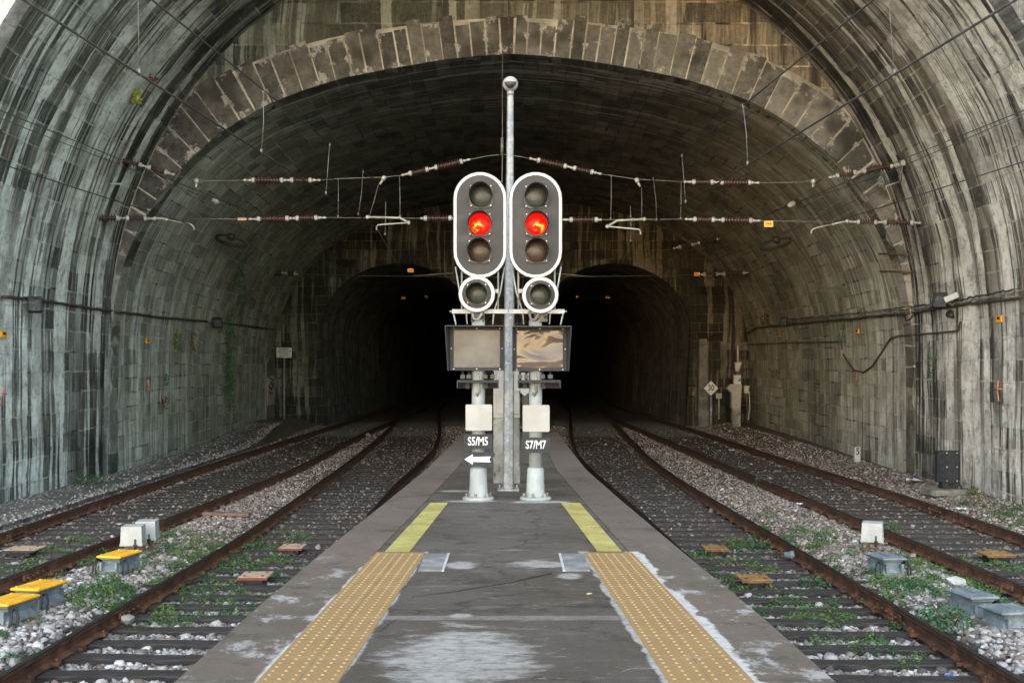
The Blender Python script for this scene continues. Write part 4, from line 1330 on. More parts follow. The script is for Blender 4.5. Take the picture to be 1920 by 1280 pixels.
def stadium(cx_, cz_, w, h, n=14):
    r_ = w / 2; k = h / 2 - r_
    out = [(cx_ + r_ * math.cos(a), cz_ + k + r_ * math.sin(a)) for a in np.linspace(0, PI, n)]
    out += [(cx_ + r_ * math.cos(a), cz_ - k + r_ * math.sin(a)) for a in np.linspace(PI, 2 * PI, n)]
    return out


def disc(cx_, cz_, r_, n=32): return [(cx_ + r_ * math.cos(2 * PI * k / n), cz_ + r_ * math.sin(2 * PI * k / n)) for k in range(n)]


def lamp(parent, px, py, d, rpx, mlens, lit, lbl, side):
    c = W(px, py, d); r_ = rpx / F * d
    # flange with four ears
    mb = MB()
    out = []
    for k in range(40):
        a = 2 * PI * k / 40
        e = abs(math.sin(2 * a)) ** 3 * 0.17 + 1.12
        out.append((c.x + r_ * e * math.cos(a), c.z + r_ * e * math.sin(a)))
    mb.prism(out, d - 0.028, d + 0.01)
    lp_ = mb.build('lamp', M['black_plastic'], parent)
    lp_['label'] = lbl
    # bezel tube and hood
    mb = MB(); n = 36
    vs, fs = [], []
    for k in range(n):
        a = 2 * PI * k / n
        up = max(0.0, math.sin(a + side * 0.55) * 0.75 + 0.42)
        L = 0.04 + 0.26 * min(1.0, up)
        for rr, yy in ((r_ * 1.07, d - 0.01), (r_ * 1.07, d - L), (r_ * 1.0, d - L), (r_ * 1.0, d - 0.01)):
            vs.append((c.x + rr * math.cos(a), yy, c.z + rr * math.sin(a)))
    for k in range(n):
        j = (k + 1) % n
        for q in range(3): fs.append((k * 4 + q, j * 4 + q, j * 4 + q + 1, k * 4 + q + 1))
    mb.add(vs, fs, 0, True)
    mb.build('hood', M['black_plastic'], lp_)
    # domed lens
    mb = MB(); vs = [(c.x, d - 0.074, c.z)]; fs = []; hot_ = [1.0]
    for i in range(1, 7):
        f = i / 6
        for k in range(24):
            a = 2 * PI * k / 24
            vs.append((c.x + r_ * 0.99 * f * math.cos(a), d - 0.045 * math.sqrt(max(0, 1 - f * f)) - 0.029, c.z + r_ * 0.99 * f * math.sin(a)))
            hot_.append(1.15 - math.hypot(f * math.cos(a) - 0.2 * side, f * math.sin(a) + 0.28) * 1.05)
    for k in range(24): fs.append((0, 1 + (k + 1) % 24, 1 + k))
    for i in range(5):
        for k in range(24):
            j = (k + 1) % 24
            fs.append((1 + i * 24 + k, 1 + i * 24 + j, 1 + (i + 1) * 24 + j, 1 + (i + 1) * 24 + k))
    mb.add(vs, fs, 0, True)
    ln = mb.build('lens', mlens, lp_)
    if lit:
        at_ = ln.data.attributes.new('hot', 'FLOAT', 'POINT'); at_.data.foreach_set('value', np.clip(np.array(hot_, np.float32), 0, 1))
        ln['label'] = 'glowing red lens'
    # bulb glint carrier behind unlit glass is the glass itself; bolts at the ears
    mb = MB()
    for k in range(4):
        a = PI / 4 + k * PI / 2
        x_, z_ = c.x + r_ * 1.27 * math.cos(a), c.z + r_ * 1.27 * math.sin(a)
        mb.prof((x_, d - 0.045, z_), (x_, d - 0.02, z_), [(0, 0.008), (0.4, 0.0115), (1, 0.0115)], 8)
    mb.build('bolt', M['bolt'], lp_)


def signal(mx, bx, side, base_px, lamps, small, panel, pmat, shelf, white, name_, txt, arrow, label, by=322, bx0=0, bx1=0):
    base = W(base_px[0], base_px[1], D0); base.z = PZ
    r_ = thing('railway_signal', base, label, 'railway signal', 'twin railway signals')
    xb = base.x

    def xz(px, py, d=D0): v = W(px, py, d); return v.x, v.z
    # flange and mast
    mb = MB(); mb.prof((xb, D0, PZ - 0.004), (xb, D0, PZ + 0.035), [(0, 0.205), (0.7, 0.205), (1, 0.19)], 28)
    bp = mb.build('base_plate', M['pole_paint'], r_)
    mb = MB()
    for k in range(6):
        a = k * PI / 3 + 0.3
        mb.cyl((xb + 0.16 * math.cos(a), D0 + 0.16 * math.sin(a), PZ + 0.03), (xb + 0.16 * math.cos(a), D0 + 0.16 * math.sin(a), PZ + 0.085), 0.017, seg=6, smooth=False)
    mb.build('anchor_bolt', M['concrete'], bp)
    zsl = xz(0, 876)[1]; ztop = xz(0, 600)[1]
    mb = MB(); mb.prof((xb, D0, PZ + 0.03), (xb, D0, zsl), [(0, 0.125), (0.06, 0.122), (0.95, 0.108), (1.0, 0.096)], 24)
    mb.build('mast_sleeve', M['pole_paint'], r_)
    mb = MB(); mb.cyl((xb, D0, zsl - 0.01), (xb, D0, ztop), 0.086, seg=22)
    mb.build('mast', M['pole_paint'], r_)
    # rear frame carrying the heads
    db = D0 - 0.12
    ladder = MB()
    for px in (bx - 34, bx + 34):
        a = W(px, 585, D0 - 0.03); b = W(px, 480, D0 - 0.03); q = W(bx + (px - bx) * 0.8, 360, D0 - 0.03)
        ladder.tube([a, b, q], 0.013, 6)
    for s_ in (-1, 1):
        ladder.tube([W(bx + s_ * 46, 500, D0), W(bx + s_ * 38, 548, D0 - 0.03), W(bx + s_ * 34, 560, D0 - 0.03), W(bx + s_ * 26, 584, D0 - 0.03), W(bx + s_ * 24, 608, D0 - 0.03)], 0.011, 6)
    ladder.tube([W(bx - 50 if side < 0 else bx + 50, 586, D0 - 0.03), W(bx - 45 if side < 0 else bx + 45, 609, D0 - 0.05)], 0.011, 6)
    ladder.build('support_frame', M['pole_paint'], r_)
    # cross bar
    x0, _ = xz(848 if side < 0 else 955, 583); x1, _ = xz(952 if side < 0 else 1058, 583)
    zb = xz(0, 584)[1]
    mb = MB(); mb.box(((x0 + x1) / 2, D0 - 0.03, zb), (x1 - x0, 0.07, 0.055))
    xe = x0 - 0.012 if side < 0 else x1 + 0.012
    mb.cyl((xe - 0.02, D0 - 0.03, zb), (xe + 0.02, D0 - 0.03, zb), 0.012, seg=6)
    xr = xz(bx + side * -26, 0)[0]
    mb.box((xr - side * 0.02, D0 - 0.03, xz(0, 546)[1]), (0.09, 0.06, 0.05))
    mb.build('cross_bar', M['galv'], r_)
    # junction and hose under the small lamp
    mb = MB(); xj, zj = xz(bx + 2 - side * -6, 594)
    mb.box((xj, D0, zj), (0.17, 0.14, 0.13)); mb.cyl((xj - 0.06, D0 - 0.07, zj - 0.03), (xj - 0.06, D0 - 0.10, zj - 0.03), 0.022); mb.cyl((xj + 0.06, D0 - 0.07, zj), (xj + 0.06, D0 - 0.11, zj), 0.02)
    jb = mb.build('junction_box', M['black_plastic'], r_)
    mb = MB(); hx, hz = xz(bx - 7, 590)
    mb.tube([(hx + 0.08, D0 - 0.09, hz + 0.06), (hx + 0.07, D0 - 0.13, hz - 0.0), (hx + 0.03, D0 - 0.14, hz - 0.07), (hx - 0.03, D0 - 0.14, hz - 0.06), (hx - 0.05, D0 - 0.13, hz + 0.02), (hx - 0.02, D0 - 0.10, hz + 0.09)], 0.017, 8)
    mb.build('hose', M['concrete'], jb)
    # big backboard
    cx_, cz_ = (xz(bx0, 0, db)[0] + xz(bx1, 0, db)[0]) / 2, (xz(0, by, db)[1] + xz(0, by + 200, db)[1]) / 2
    w = xz(bx1, 0, db)[0] - xz(bx0, 0, db)[0]; h = 200 / F * db
    mb = MB(); mb.prism(stadium(cx_, cz_, w, h), db, db + 0.03)
    bb = mb.build('backboard', M['board_dark'], r_)
    mb = MB(); mb.ring(stadium(cx_, cz_, w - 0.018, h - 0.018), stadium(cx_, cz_, w - 0.090, h - 0.090), db - 0.006, db + 0.002)
    mb.build('white_border', M['white_paint'], bb)
    mb = MB(); mb.prism(stadium(cx_, cz_, w * 0.62, h * 0.80), db + 0.03, db + 0.20); mb.build('lamp_case', M['black_plastic'], bb)
    names = ('unlit upper lamp', 'lit red lamp', 'unlit lower lamp')
    for (px, py), mm, nm in zip(lamps, ('lens_clear', 'lens_red', 'lens_amber'), names):
        lamp(r_, px, py, db, 20.5, M[mm], mm == 'lens_red', nm, side)
    # small round board
    sc_ = W(small[0], small[1], db - 0.03); rr = 34.5 / F * db
    mb = MB(); mb.prism(disc(sc_.x, sc_.z, rr), db - 0.045, db - 0.01)
    rb = mb.build('round_backboard', M['board_dark'], r_)
    mb = MB(); mb.ring(disc(sc_.x, sc_.z, rr - 0.006), disc(sc_.x, sc_.z, rr - 0.048), db - 0.051, db - 0.043)
    mb.build('white_border', M['white_paint'], rb)
    mb = MB(); mb.cyl((sc_.x, db - 0.01, sc_.z), (sc_.x, db + 0.16, sc_.z), rr * 0.72, rr * 0.6, 24); mb.build('lamp_case', M['black_plastic'], rb)
    lamp(r_, small[0], small[1], db - 0.04, 18.5, M['lens_clear'], False, 'unlit clear lamp', side)
    # display with visor
    (p0, q0, p1, q1) = panel
    dp = D0 - 0.14
    ax, az = xz(p0, q0, dp); bx_, bz = xz(p1, q1, dp)
    mb = MB(); mb.box(((ax + bx_) / 2, dp + 0.10, (az + bz) / 2), (bx_ - ax + 0.07, 0.20, az - bz + 0.05))
    dc = mb.build('display', M['board_dark'], r_)
    mb = MB()
    n = 14; vs = []; fs = []
    for i in range(n + 1):
        for k in range(n + 1):
            vs.append((ax + (bx_ - ax) * i / n, dp - 0.006, bz + (az - bz) * k / n))
    for i in range(n):
        for k in range(n):
            fs.append((i * (n + 1) + k, (i + 1) * (n + 1) + k, (i + 1) * (n + 1) + k + 1, i * (n + 1) + k + 1))
    mb.add(vs, fs, 0, True)
    mb.build('front_sheet', pmat, dc)
    mb = MB()
    bo = [(ax - 0.035, bz - 0.03), (bx_ + 0.035, bz - 0.03), (bx_ + 0.035, az + 0.03), (ax - 0.035, az + 0.03)]
    bi = [(ax + 0.012, bz + 0.012), (bx_ - 0.012, bz + 0.012), (bx_ - 0.012, az - 0.012), (ax + 0.012, az - 0.012)]
    mb.ring(bo, bi, dp - 0.014, dp - 0.001)
    mb.build('frame', M['sign_dark'], dc)
    mb = MB()
    LT, LB = 0.26, 0.10
    fl_out = 0.045
    lx, rx_ = ax - 0.04, bx_ + 0.04
    lo_ = fl_out if side < 0 else 0.0
    ro_ = fl_out if side > 0 else 0.0
    zt, zb_ = az + 0.035, bz - 0.032

    def plate(a, b, c, d_):
        n_ = (Vector(b) - Vector(a)).cross(Vector(d_) - Vector(a)).normalized() * 0.006
        vs = [Vector(q) + n_ for q in (a, b, c, d_)] + [Vector(q) - n_ for q in (a, b, c, d_)]
        mb.add(vs, [(0, 1, 2, 3), (7, 6, 5, 4), (0, 4, 5, 1), (1, 5, 6, 2), (2, 6, 7, 3), (3, 7, 4, 0)])
    plate((lx, dp, zb_), (lx - lo_ * 0.4, dp - LB, zb_), (lx - lo_, dp - LT, zt), (lx, dp, zt))
    plate((rx_, dp, zb_), (rx_ + ro_ * 0.4, dp - LB, zb_), (rx_ + ro_, dp - LT, zt), (rx_, dp, zt))
    plate((lx, dp, zt), (rx_, dp, zt), (rx_ + ro_, dp - LT, zt), (lx - lo_, dp - LT, zt))
    mb.build('visor', M['board_dark'], dc)
    mb = MB()
    for fx, fz in ((0.02, 1), (0.5, 1), (0.98, 1), (0.02, 0), (0.5, 0), (0.98, 0), (-0.03, 0.5), (1.03, 0.5)):
        x_, z_ = ax + (bx_ - ax) * fx, bz + (az - bz) * fz + (0.012 if fz == 1 else -0.012 if fz == 0 else 0)
        mb.prof((x_, dp - 0.024, z_), (x_, dp - 0.012, z_), [(0, 0.007), (0.5, 0.010), (1, 0.010)], 8)
    mb.build('screw', M['bolt'], dc)
    # shelf under the display
    s0_, _ = xz(shelf[0], 0); s1_, _ = xz(shelf[1], 0); zt = xz(0, 713)[1]; zz = xz(0, 728)[1]
    mb = MB()
    mb.box(((s0_ + s1_) / 2, D0 - 0.08, zt), (s1_ - s0_, 0.24, 0.014))
    mb.box(((s0_ + s1_) / 2, D0 - 0.19, zt - 0.012), (s1_ - s0_, 0.012, 0.03))
    for x_ in (s0_ + 0.006, s1_ - 0.006): mb.prism([(x_ - 0.008, zz + 0.02), (x_ + 0.008, zz), (x_ + 0.008, zt - 0.005), (x_ - 0.008, zt - 0.005)], D0 - 0.2, D0 + 0.03)
    mb.box(((s0_ + s1_) / 2, D0 + 0.06, (zt + zz) / 2), (s1_ - s0_ - 0.02, 0.012, zt - zz))
    for x_ in (xb - 0.14, xb + 0.10): mb.box((x_, D0 - 0.10, (zt + zz) / 2 - 0.01), (0.05, 0.02, zt - zz - 0.02))
    sh = mb.build('shelf_bracket', M['sign_dark'], r_)
    for x_ in (xb - 0.2, xb - 0.12, xb + 0.09, xb + 0.19):
        mb = MB(); mb.cyl((x_, D0 - 0.1, zt), (x_, D0 - 0.1, zt + 0.12), 0.016); mb.box((x_, D0 - 0.1, zt + 0.05), (0.06, 0.06, 0.05))
        mb.build('clamp', M['black_plastic'], sh)
    mb = MB(); mb.tube([(xb, D0 - 0.10, zt + 0.10), (xb, D0 - 0.115, zt - 0.02), (xb + 0.012, D0 - 0.115, zt - 0.15), (xb - 0.01, D0 - 0.095, zt - 0.19), (xb - 0.035, D0 - 0.08, zt - 0.17)], 0.02, 8)
    mb.build('cable_gland', M['concrete'], sh)
    # plates
    def plate_on(px0, py0, px1, py1, m_, nm, dd=D0 - 0.115, b_=0.012):
        a = W(px0, py0, dd); b = W(px1, py1, dd)
        mb = MB()
        c_ = ((a.x + b.x) / 2, dd + 0.01, (a.z + b.z) / 2); w_, h_ = b.x - a.x, a.z - b.z
        k = b_
        ol = [(c_[0] - w_ / 2 + k, c_[2] - h_ / 2), (c_[0] + w_ / 2 - k, c_[2] - h_ / 2), (c_[0] + w_ / 2, c_[2] - h_ / 2 + k), (c_[0] + w_ / 2, c_[2] + h_ / 2 - k), (c_[0] + w_ / 2 - k, c_[2] + h_ / 2), (c_[0] - w_ / 2 + k, c_[2] + h_ / 2), (c_[0] - w_ / 2, c_[2] + h_ / 2 - k), (c_[0] - w_ / 2, c_[2] - h_ / 2 + k)]
        mb.prism(ol, dd, dd + 0.02)
        mb.box((c_[0], dd + 0.06, c_[2] + h_ / 2 - 0.04), (0.06, 0.08, 0.03)); mb.box((c_[0], dd + 0.06, c_[2] - h_ / 2 + 0.04), (0.06, 0.08, 0.03))
        return mb.build(nm, m_, r_), c_, w_, h_, dd
    wp, *_ = plate_on(*white, M['white_plate'], 'white_plate')
    npl, c_, w_, h_, dd = plate_on(*name_, M['sign_dark'], 'name_plate', b_=0.002)
    text(txt, 0.150, M['sign_white'], npl, (c_[0], dd - 0.003, c_[2]), 0.70, bold=0.0025)
    if arrow:
        ap, c_, w_, h_, dd = plate_on(*arrow, M['sign_dark'], 'arrow_plate', b_=0.002)
        ol = [(-0.47, 0), (-0.17, -0.37), (-0.17, -0.17), (0.47, -0.20), (0.40, 0), (0.47, 0.20), (-0.17, 0.17), (-0.17, 0.37)]
        mb = MB(); mb.prism([(c_[0] + x_ * w_, c_[2] + z_ * h_) for x_, z_ in ol], dd - 0.004, dd + 0.0)
        mb.build('arrow', M['sign_white'], ap)
    return r_


signal(897, 900, -1, (897, 935), [(902, 368), (900, 421), (899, 471)], (894, 551), (849, 617, 939, 690), M['smoked'], (858, 935),
       (873, 758, 922.5, 807), (870, 814, 922.5, 841), 'S5/M5', (869, 847.5, 922, 874), 'railway signal showing red with S5/M5 plate and white arrow, left of the mast', bx0=849.5, bx1=950.5)
signal(1004, 1006, 1, (1004, 935), [(1005, 369), (1006, 421), (1006, 471)], (1013, 553), (967, 618, 1057, 691), M['smoked2'], (971, 1050),
       (980, 759, 1030.5, 809), (978, 820, 1031, 848), 'S7/M7', None, 'railway signal showing red with S7/M7 plate, right of the mast', bx0=954, bx1=1054.5)

# camera mast between the signals
DM = 16.45
b0 = W(953, 0, DM).x; t0_ = W(957, 176, DM - 0.0)
r_ = thing('camera_mast', (b0, DM, PZ), 'tall slim galvanised mast with a white dome camera on top', 'camera mast')
mb = MB(); mb.prof((b0, DM, PZ), (t0_.x, DM, t0_.z), [(0, 0.082), (0.35, 0.074), (1, 0.045)], 8, smooth=False)
mb.build('mast', M['galv'], r_)
mb = MB(); mb.box((b0, DM, PZ + 0.012), (0.30, 0.30, 0.024))
for sx in (-1, 1):
    for sy in (-1, 1): mb.cyl((b0 + sx * 0.12, DM + sy * 0.12, PZ + 0.02), (b0 + sx * 0.12, DM + sy * 0.12, PZ + 0.06), 0.014, seg=6)
mb.build('base_plate', M['galv'], r_)
c = W(957, 158, DM); rr = 0.108
mb = MB(); mb.sphere(c, rr, 24, 14)
cm = mb.build('camera_housing', M['white_plate'], r_)
mb = MB()
# dark dome window set in the front, lids above
vs, fs = [], []
for i in range(7):
    for k in range(13):
        a = -PI / 2 + (k / 12 - 0.5) * 1.7 * math.cos((i / 6 - 1.0) * 1.2); e_ = -0.80 + 0.92 * i / 6
        rr_ = rr * 1.035
        vs.append((c.x + rr_ * math.cos(e_) * math.cos(a), c.y + rr_ * math.cos(e_) * math.sin(a), c.z + rr_ * math.sin(e_)))
for i in range(6):
    for k in range(12): fs.append((i * 13 + k, i * 13 + k + 1, (i + 1) * 13 + k + 1, (i + 1) * 13 + k))
mb.add(vs, fs, 0, True)
mb.build('camera_window', M['black_plastic'], cm)
mb = MB(); mb.cyl((t0_.x, DM, t0_.z - 0.03), (t0_.x, DM, c.z - rr * 0.8), 0.05); mb.build('camera_neck', M['galv'], cm)

# concrete post with two slim cabinets behind the mast
DP = 17.3
a, b = W(925, 785, DP), W(975, 915, DP)
r_ = thing('cable_post', ((a.x + b.x) / 2, DP, PZ), 'weathered concrete post carrying slim beige cabinets behind the mast', 'cabinet post')
mb = MB(); mb.bbox(((a.x + b.x) / 2, DP + 0.15, (PZ + a.z) / 2), (b.x - a.x, 0.30, a.z - PZ + 0.02), 0.02)
mb.build('post', M['concrete'], r_)
for (p, q), k in (((925, 945), 0), ((954, 975), 1)):
    x0, x1 = W(p, 0, DP).x, W(q, 0, DP).x; z1 = W(0, 640, DP).z
    mb = MB(); mb.bbox(((x0 + x1) / 2, DP + 0.13, (a.z + z1) / 2 + 0.01), (x1 - x0, 0.26, z1 - a.z), 0.008)
    cb = mb.build('cabinet', M['cabinet'], r_)
    mb = MB(); mb.bbox(((x0 + x1) / 2 + 0.02, DP - 0.006, (a.z + z1) / 2 + 0.03), ((x1 - x0) * 0.66, 0.02, (z1 - a.z) * 0.92), 0.004)
    mb.build('cabinet_lid', M['cabinet'], cb)
mb = MB(); p = W(983.5, 724, DP - 0.1)
mb.prism([(p.x - 0.06, p.z - 0.09), (p.x, p.z - 0.145), (p.x + 0.065, p.z - 0.09), (p.x + 0.065, p.z + 0.20), (p.x - 0.06, p.z + 0.20)], DP - 0.06, DP - 0.04)
mb.box((p.x - 0.05, DP - 0.03, p.z - 0.05), (0.25, 0.02, 0.03))
mb.build('marker_plate', M['white_plate'], r_)
mb = MB(); x_ = W(985, 0, DP).x; mb.box((x_, DP - 0.0, (W(0, 735, DP).z + W(0, 868, DP).z) / 2), (0.09, 0.05, W(0, 735, DP).z - W(0, 868, DP).z)); mb.box((x_ - 0.1, DP + 0.03, W(0, 800, DP).z), (0.25, 0.03, 0.04))
mb.build('cable_trunk', M['black_plastic'], r_)

# ------------------------------------------------------------------ track-side boxes
def lidbox(px, py, w, dp_, h_, lidm, label, group, rz=0.0, wires=1, ped=True, z0=-0.13):
    c = G(px, py, z0)
    zg = float(ground_z(np.array([c.x]), np.array([c.y]))[0])
    r_ = thing('track_box', (c.x, c.y, zg), label, 'track box', group)
    Rm = Matrix.Rotation(rz, 3, 'Z')
    mb = MB()
    mb.box((c.x, c.y, zg + 0.02), (w * 1.15, dp_ * 1.1, 0.07), rz)
    mb.build('footing', M['concrete'], r_)
    mb = MB()
    mb.box((c.x, c.y, zg + 0.05 + h_ * 0.18), (w * 0.98, dp_ * 0.94, h_ * 0.36), rz, 0.72)
    mb.box((c.x, c.y, zg + 0.05 + h_ * 0.55), (w * 0.70, dp_ * 0.70, h_ * 0.5), rz, 1.12)
    mb.bbox((c.x, c.y, zg + h_ * 0.93), (w * 0.86, dp_ * 0.88, h_ * 0.14), 0.012, rz)
    for sx in (-1, 1):
        for sy in (-1, 1):
            q = Vector((c.x, c.y, 0)) + Rm @ Vector((sx * w * 0.33, sy * dp_ * 0.46, 0))
            mb.box((q.x, q.y, zg + 0.05 + h_ * 0.25), (0.03, 0.06, h_ * 0.6), rz)
    mb.build('housing', M['grey_cast'], r_)
    mb = MB()
    mb.bbox((c.x, c.y, zg + h_ * 1.0 + 0.017), (w * 1.06, dp_ * 1.04, 0.034), 0.012, rz)
    mb.box((c.x, c.y, zg + h_ * 1.0 + 0.036), (w * 0.04, dp_ * 0.8, 0.012), rz)
    for sx in (-1, 1):
        for sy in (-1, 1):
            q = Vector((c.x, c.y, 0)) + Rm @ Vector((sx * w * 0.40, sy * dp_ * 0.40, 0))
            mb.cyl((q.x, q.y, zg + h_ + 0.03), (q.x, q.y, zg + h_ + 0.046), 0.014, seg=8)
    mb.build('lid', lidm, r_)
    for k in range(wires):
        sx = 1 if k % 2 == 0 else -1
        p0 = Vector((c.x, c.y, zg + h_ * 0.75)) + Rm @ Vector((sx * w * 0.44, -dp_ * 0.3, 0))
        mb = MB()
        mb.tube([p0, p0 + Vector((sx * 0.06, -0.05, 0.04)), p0 + Vector((sx * 0.10, -0.09, -0.05)), p0 + Vector((sx * 0.09, -0.12, -0.19)), p0 + Vector((sx * 0.02, -0.14, -0.27))], 0.014, 6)
        mb.tube([p0, p0 + Vector((sx * 0.04, -0.09, 0.03)), p0 + Vector((sx * 0.05, -0.14, -0.06)), p0 + Vector((sx * 0.03, -0.16, -0.25))], 0.012, 6)
        mb.build('hose', M['rubber'], r_)
    return r_


YB = 'grey cast boxes beside the rails'
lidbox(18, 1168, 0.35, 0.58, 0.24, M['yellow_lid'], 'yellow lidded grey box nearest the left picture edge', YB, -0.2, 2)
lidbox(74, 1138, 0.35, 0.58, 0.24, M['yellow_lid'], 'yellow lidded grey box just behind the one at the picture edge', YB, -0.2, 1)
lidbox(224, 1072, 0.34, 0.57, 0.23, M['yellow_lid'], 'yellow lidded grey box standing in front of the white covers', YB, -0.2, 2)
lidbox(1660, 1075, 0.33, 0.54, 0.22, M['grey_cast'], 'blue grey box below the single white cover right of the platform', YB, 0.16, 2)
lidbox(1822, 1155, 0.33, 0.55, 0.24, M['grey_cast'], 'blue grey box behind the large bush, the rear one of two', YB, 0.16, 1)
lidbox(1890, 1178, 0.40, 0.46, 0.19, M['grey_cast'], 'low dark grey box half hidden by weeds, the front one of two', YB, 0.16, 0)


def cover(px, py, label, rz):
    c = G(px, py, -0.13); zg = float(ground_z(np.array([c.x]), np.array([c.y]))[0])
    r_ = thing('cover_box', (c.x, c.y, zg), label, 'cover box', 'white covers on short legs')
    mb = MB(); mb.box((c.x, c.y, zg + 0.335), (0.31, 0.34, 0.27), rz, 0.93); mb.box((c.x, c.y, zg + 0.205), (0.325, 0.355, 0.03), rz)
    mb.build('cover', M['box_white'], r_)
    for sx in (-1, 1):
        mb = MB(); q = Vector((c.x, c.y, 0)) + Matrix.Rotation(rz, 3, 'Z') @ Vector((sx * 0.05, -0.08, 0))
        mb.box((q.x, q.y, zg + 0.08), (0.04, 0.04, 0.26), rz); mb.box((q.x, q.y, zg + 0.17), (0.10, 0.12, 0.04), rz)
        mb.build('leg', M['rusty'], r_)
    mb = MB(); q = Vector((c.x, c.y, 0)) + Matrix.Rotation(rz, 3, 'Z') @ Vector((0.06, -0.19, 0))
    mb.cyl((q.x, q.y, zg + 0.13), (q.x, q.y, zg + 0.29), 0.012); mb.box((q.x, q.y, zg + 0.2), (0.05, 0.02, 0.03))
    mb.build('latch', M['black_plastic'], r_)


cover(250, 1044, 'white cover box behind the yellow lid, the nearer of the pair', 0.12)
cover(276, 1033, 'white cover box farther from the yellow lid, partly hidden by its twin', 0.12)
cover(1636, 1037, 'single white cover box on a rusty leg right of the platform', -0.35)


def board(px, py, w, l, m_, label, rz, trim):
    c = G(px, py, -0.10)
    r_ = thing('track_beacon', (c.x, c.y, -0.16), label, 'track beacon', 'flat boards between the rails')
    mb = MB(); mb.bbox((c.x, c.y, -0.085), (w, l, 0.03), 0.008, rz); bo_ = mb.build('board', m_, r_)
    mb = MB()
    for sx in (-1, 1):
        for sy in (-1, 1):
            q = Vector((c.x, c.y, 0)) + Matrix.Rotation(rz, 3, 'Z') @ Vector((sx * w * 0.3, sy * l * 0.3, 0)); mb.cyl((q.x, q.y, -0.075), (q.x, q.y, -0.062), 0.018, seg=8)
    mb.build('bolt', M['black_plastic'], r_)
    mb = MB(); q = Vector((c.x, c.y, 0)) + Matrix.Rotation(rz, 3, 'Z') @ Vector((0, -l * 0.5 - 0.006, 0)); mb.box((q.x, q.y, -0.092), (w, 0.01, 0.034), rz)
    mb.build('edge_strip', trim, r_)
    mb = MB(); mb.box((c.x, c.y, -0.14), (w * 0.6, l * 0.7, 0.08), rz); mb.build('mount', M['black_plastic'], r_)


board(46, 1030, 0.48, 0.46, M['tanboard'], 'pale tan board in the far left track near the picture edge', 0.0, M['black_plastic'])
board(549, 1026, 0.36, 0.44, M['tanboard'], 'tan board with red front edge, farther of two left of the platform', 0.0, M['redtrim'])
board(480, 1080, 0.39, 0.46, M['tanboard'], 'tan board with red front edge, nearer of two left of the platform', 0.0, M['redtrim'])
board(1340, 1028, 0.36, 0.44, M['ochreboard'], 'rusty edged dark board, farther of two right of the platform', 0.0, M['rusty'])
board(1413, 1085, 0.40, 0.46, M['ochreboard'], 'rusty ochre board, nearer of two right of the platform', 0.0, M['rusty'])
board(1866, 1039, 0.42, 0.44, M['ochreboard'], 'rusty ochre board inside the far right track', 0.0, M['rusty'])
for px, py, lab in ((418, 1031, 'small capped tube clamped inside the left near rail'), (1479, 1040, 'small capped tube clamped inside the right near rail')):
    c = G(px, py, -0.08); mb = MB(); mb.prof((c.x - 0.07, c.y, -0.08), (c.x + 0.07, c.y, -0.08), [(0, 0.045), (0.6, 0.05), (0.62, 0.062), (1, 0.062)], 14)
    tag(mb.build('wheel_sensor', M['grey_cast']), lab, 'sensor', 'rail sensors')

# black cabinet by the right wall
c = G(1778, 908, -0.02)
c = Vector((9.35, 9.35 * F / (1778 - CX), 0.0))
zc0 = c.z
r_ = thing('black_cabinet', (c.x, c.y, -0.1), 'black angular cabinet on a concrete foot against the right wall', 'cabinet')
mb = MB(); mb.box((c.x - 0.15, c.y - 0.1, 0.0), (0.75, 0.6, 0.12), 0.1); mb.build('footing', M['concrete'], r_)
w_, h_ = 0.47, 0.66
mb = MB()
ol = [(-w_ / 2, 0.0), (-w_ / 2 + 0.12, -0.16), (w_ / 2 - 0.08, -0.16), (w_ / 2, 0.0), (w_ / 2, 0.14), (-w_ / 2, 0.14)]
vs = [(c.x + x_, c.y + y_, 0.20) for x_, y_ in ol] + [(c.x + x_, c.y + y_, 0.20 + h_) for x_, y_ in ol]
n = 6
mb.add(vs, [tuple(range(5, -1, -1)), tuple(range(6, 12))] + [(i, (i + 1) % 6, 6 + (i + 1) % 6, 6 + i) for i in range(6)])
mb.build('housing', M['sign_dark'], r_)
mb = MB()
for fx in (-0.09, 0.13):
    for fz in (0.05, 0.5, 0.95): mb.cyl((c.x + fx, c.y - 0.172, 0.2 + h_ * fz), (c.x + fx, c.y - 0.158, 0.2 + h_ * fz), 0.013, seg=8)
mb.build('screw', M['bolt'], r_)
mb = MB(); mb.box((c.x, c.y, 0.13), (0.34, 0.22, 0.16)); mb.build('pedestal', M['black_plastic'], r_)
mb = MB(); mb.tube([(c.x + 0.1, c.y - 0.05, 0.18), (c.x + 0.22, c.y - 0.12, 0.12), (c.x + 0.26, c.y - 0.15, -0.02)], 0.025, 7); mb.build('hose', M['rubber'], r_)

# white marker stone with figure 5
c = G(1607, 868, -0.06); d_ = c.y
r_ = thing('marker_stone', c, 'short white marker post bearing a black 5 at the right wall foot', 'marker post')
mb = MB(); mb.bbox((c.x, c.y, c.z + 0.19), (0.17, 0.13, 0.56), 0.012); mb.build('post', M['box_white'], r_)
text('5', 0.27, M['ink'], r_, (c.x, c.y - 0.07, c.z + 0.33), 0.85, bold=0.004)

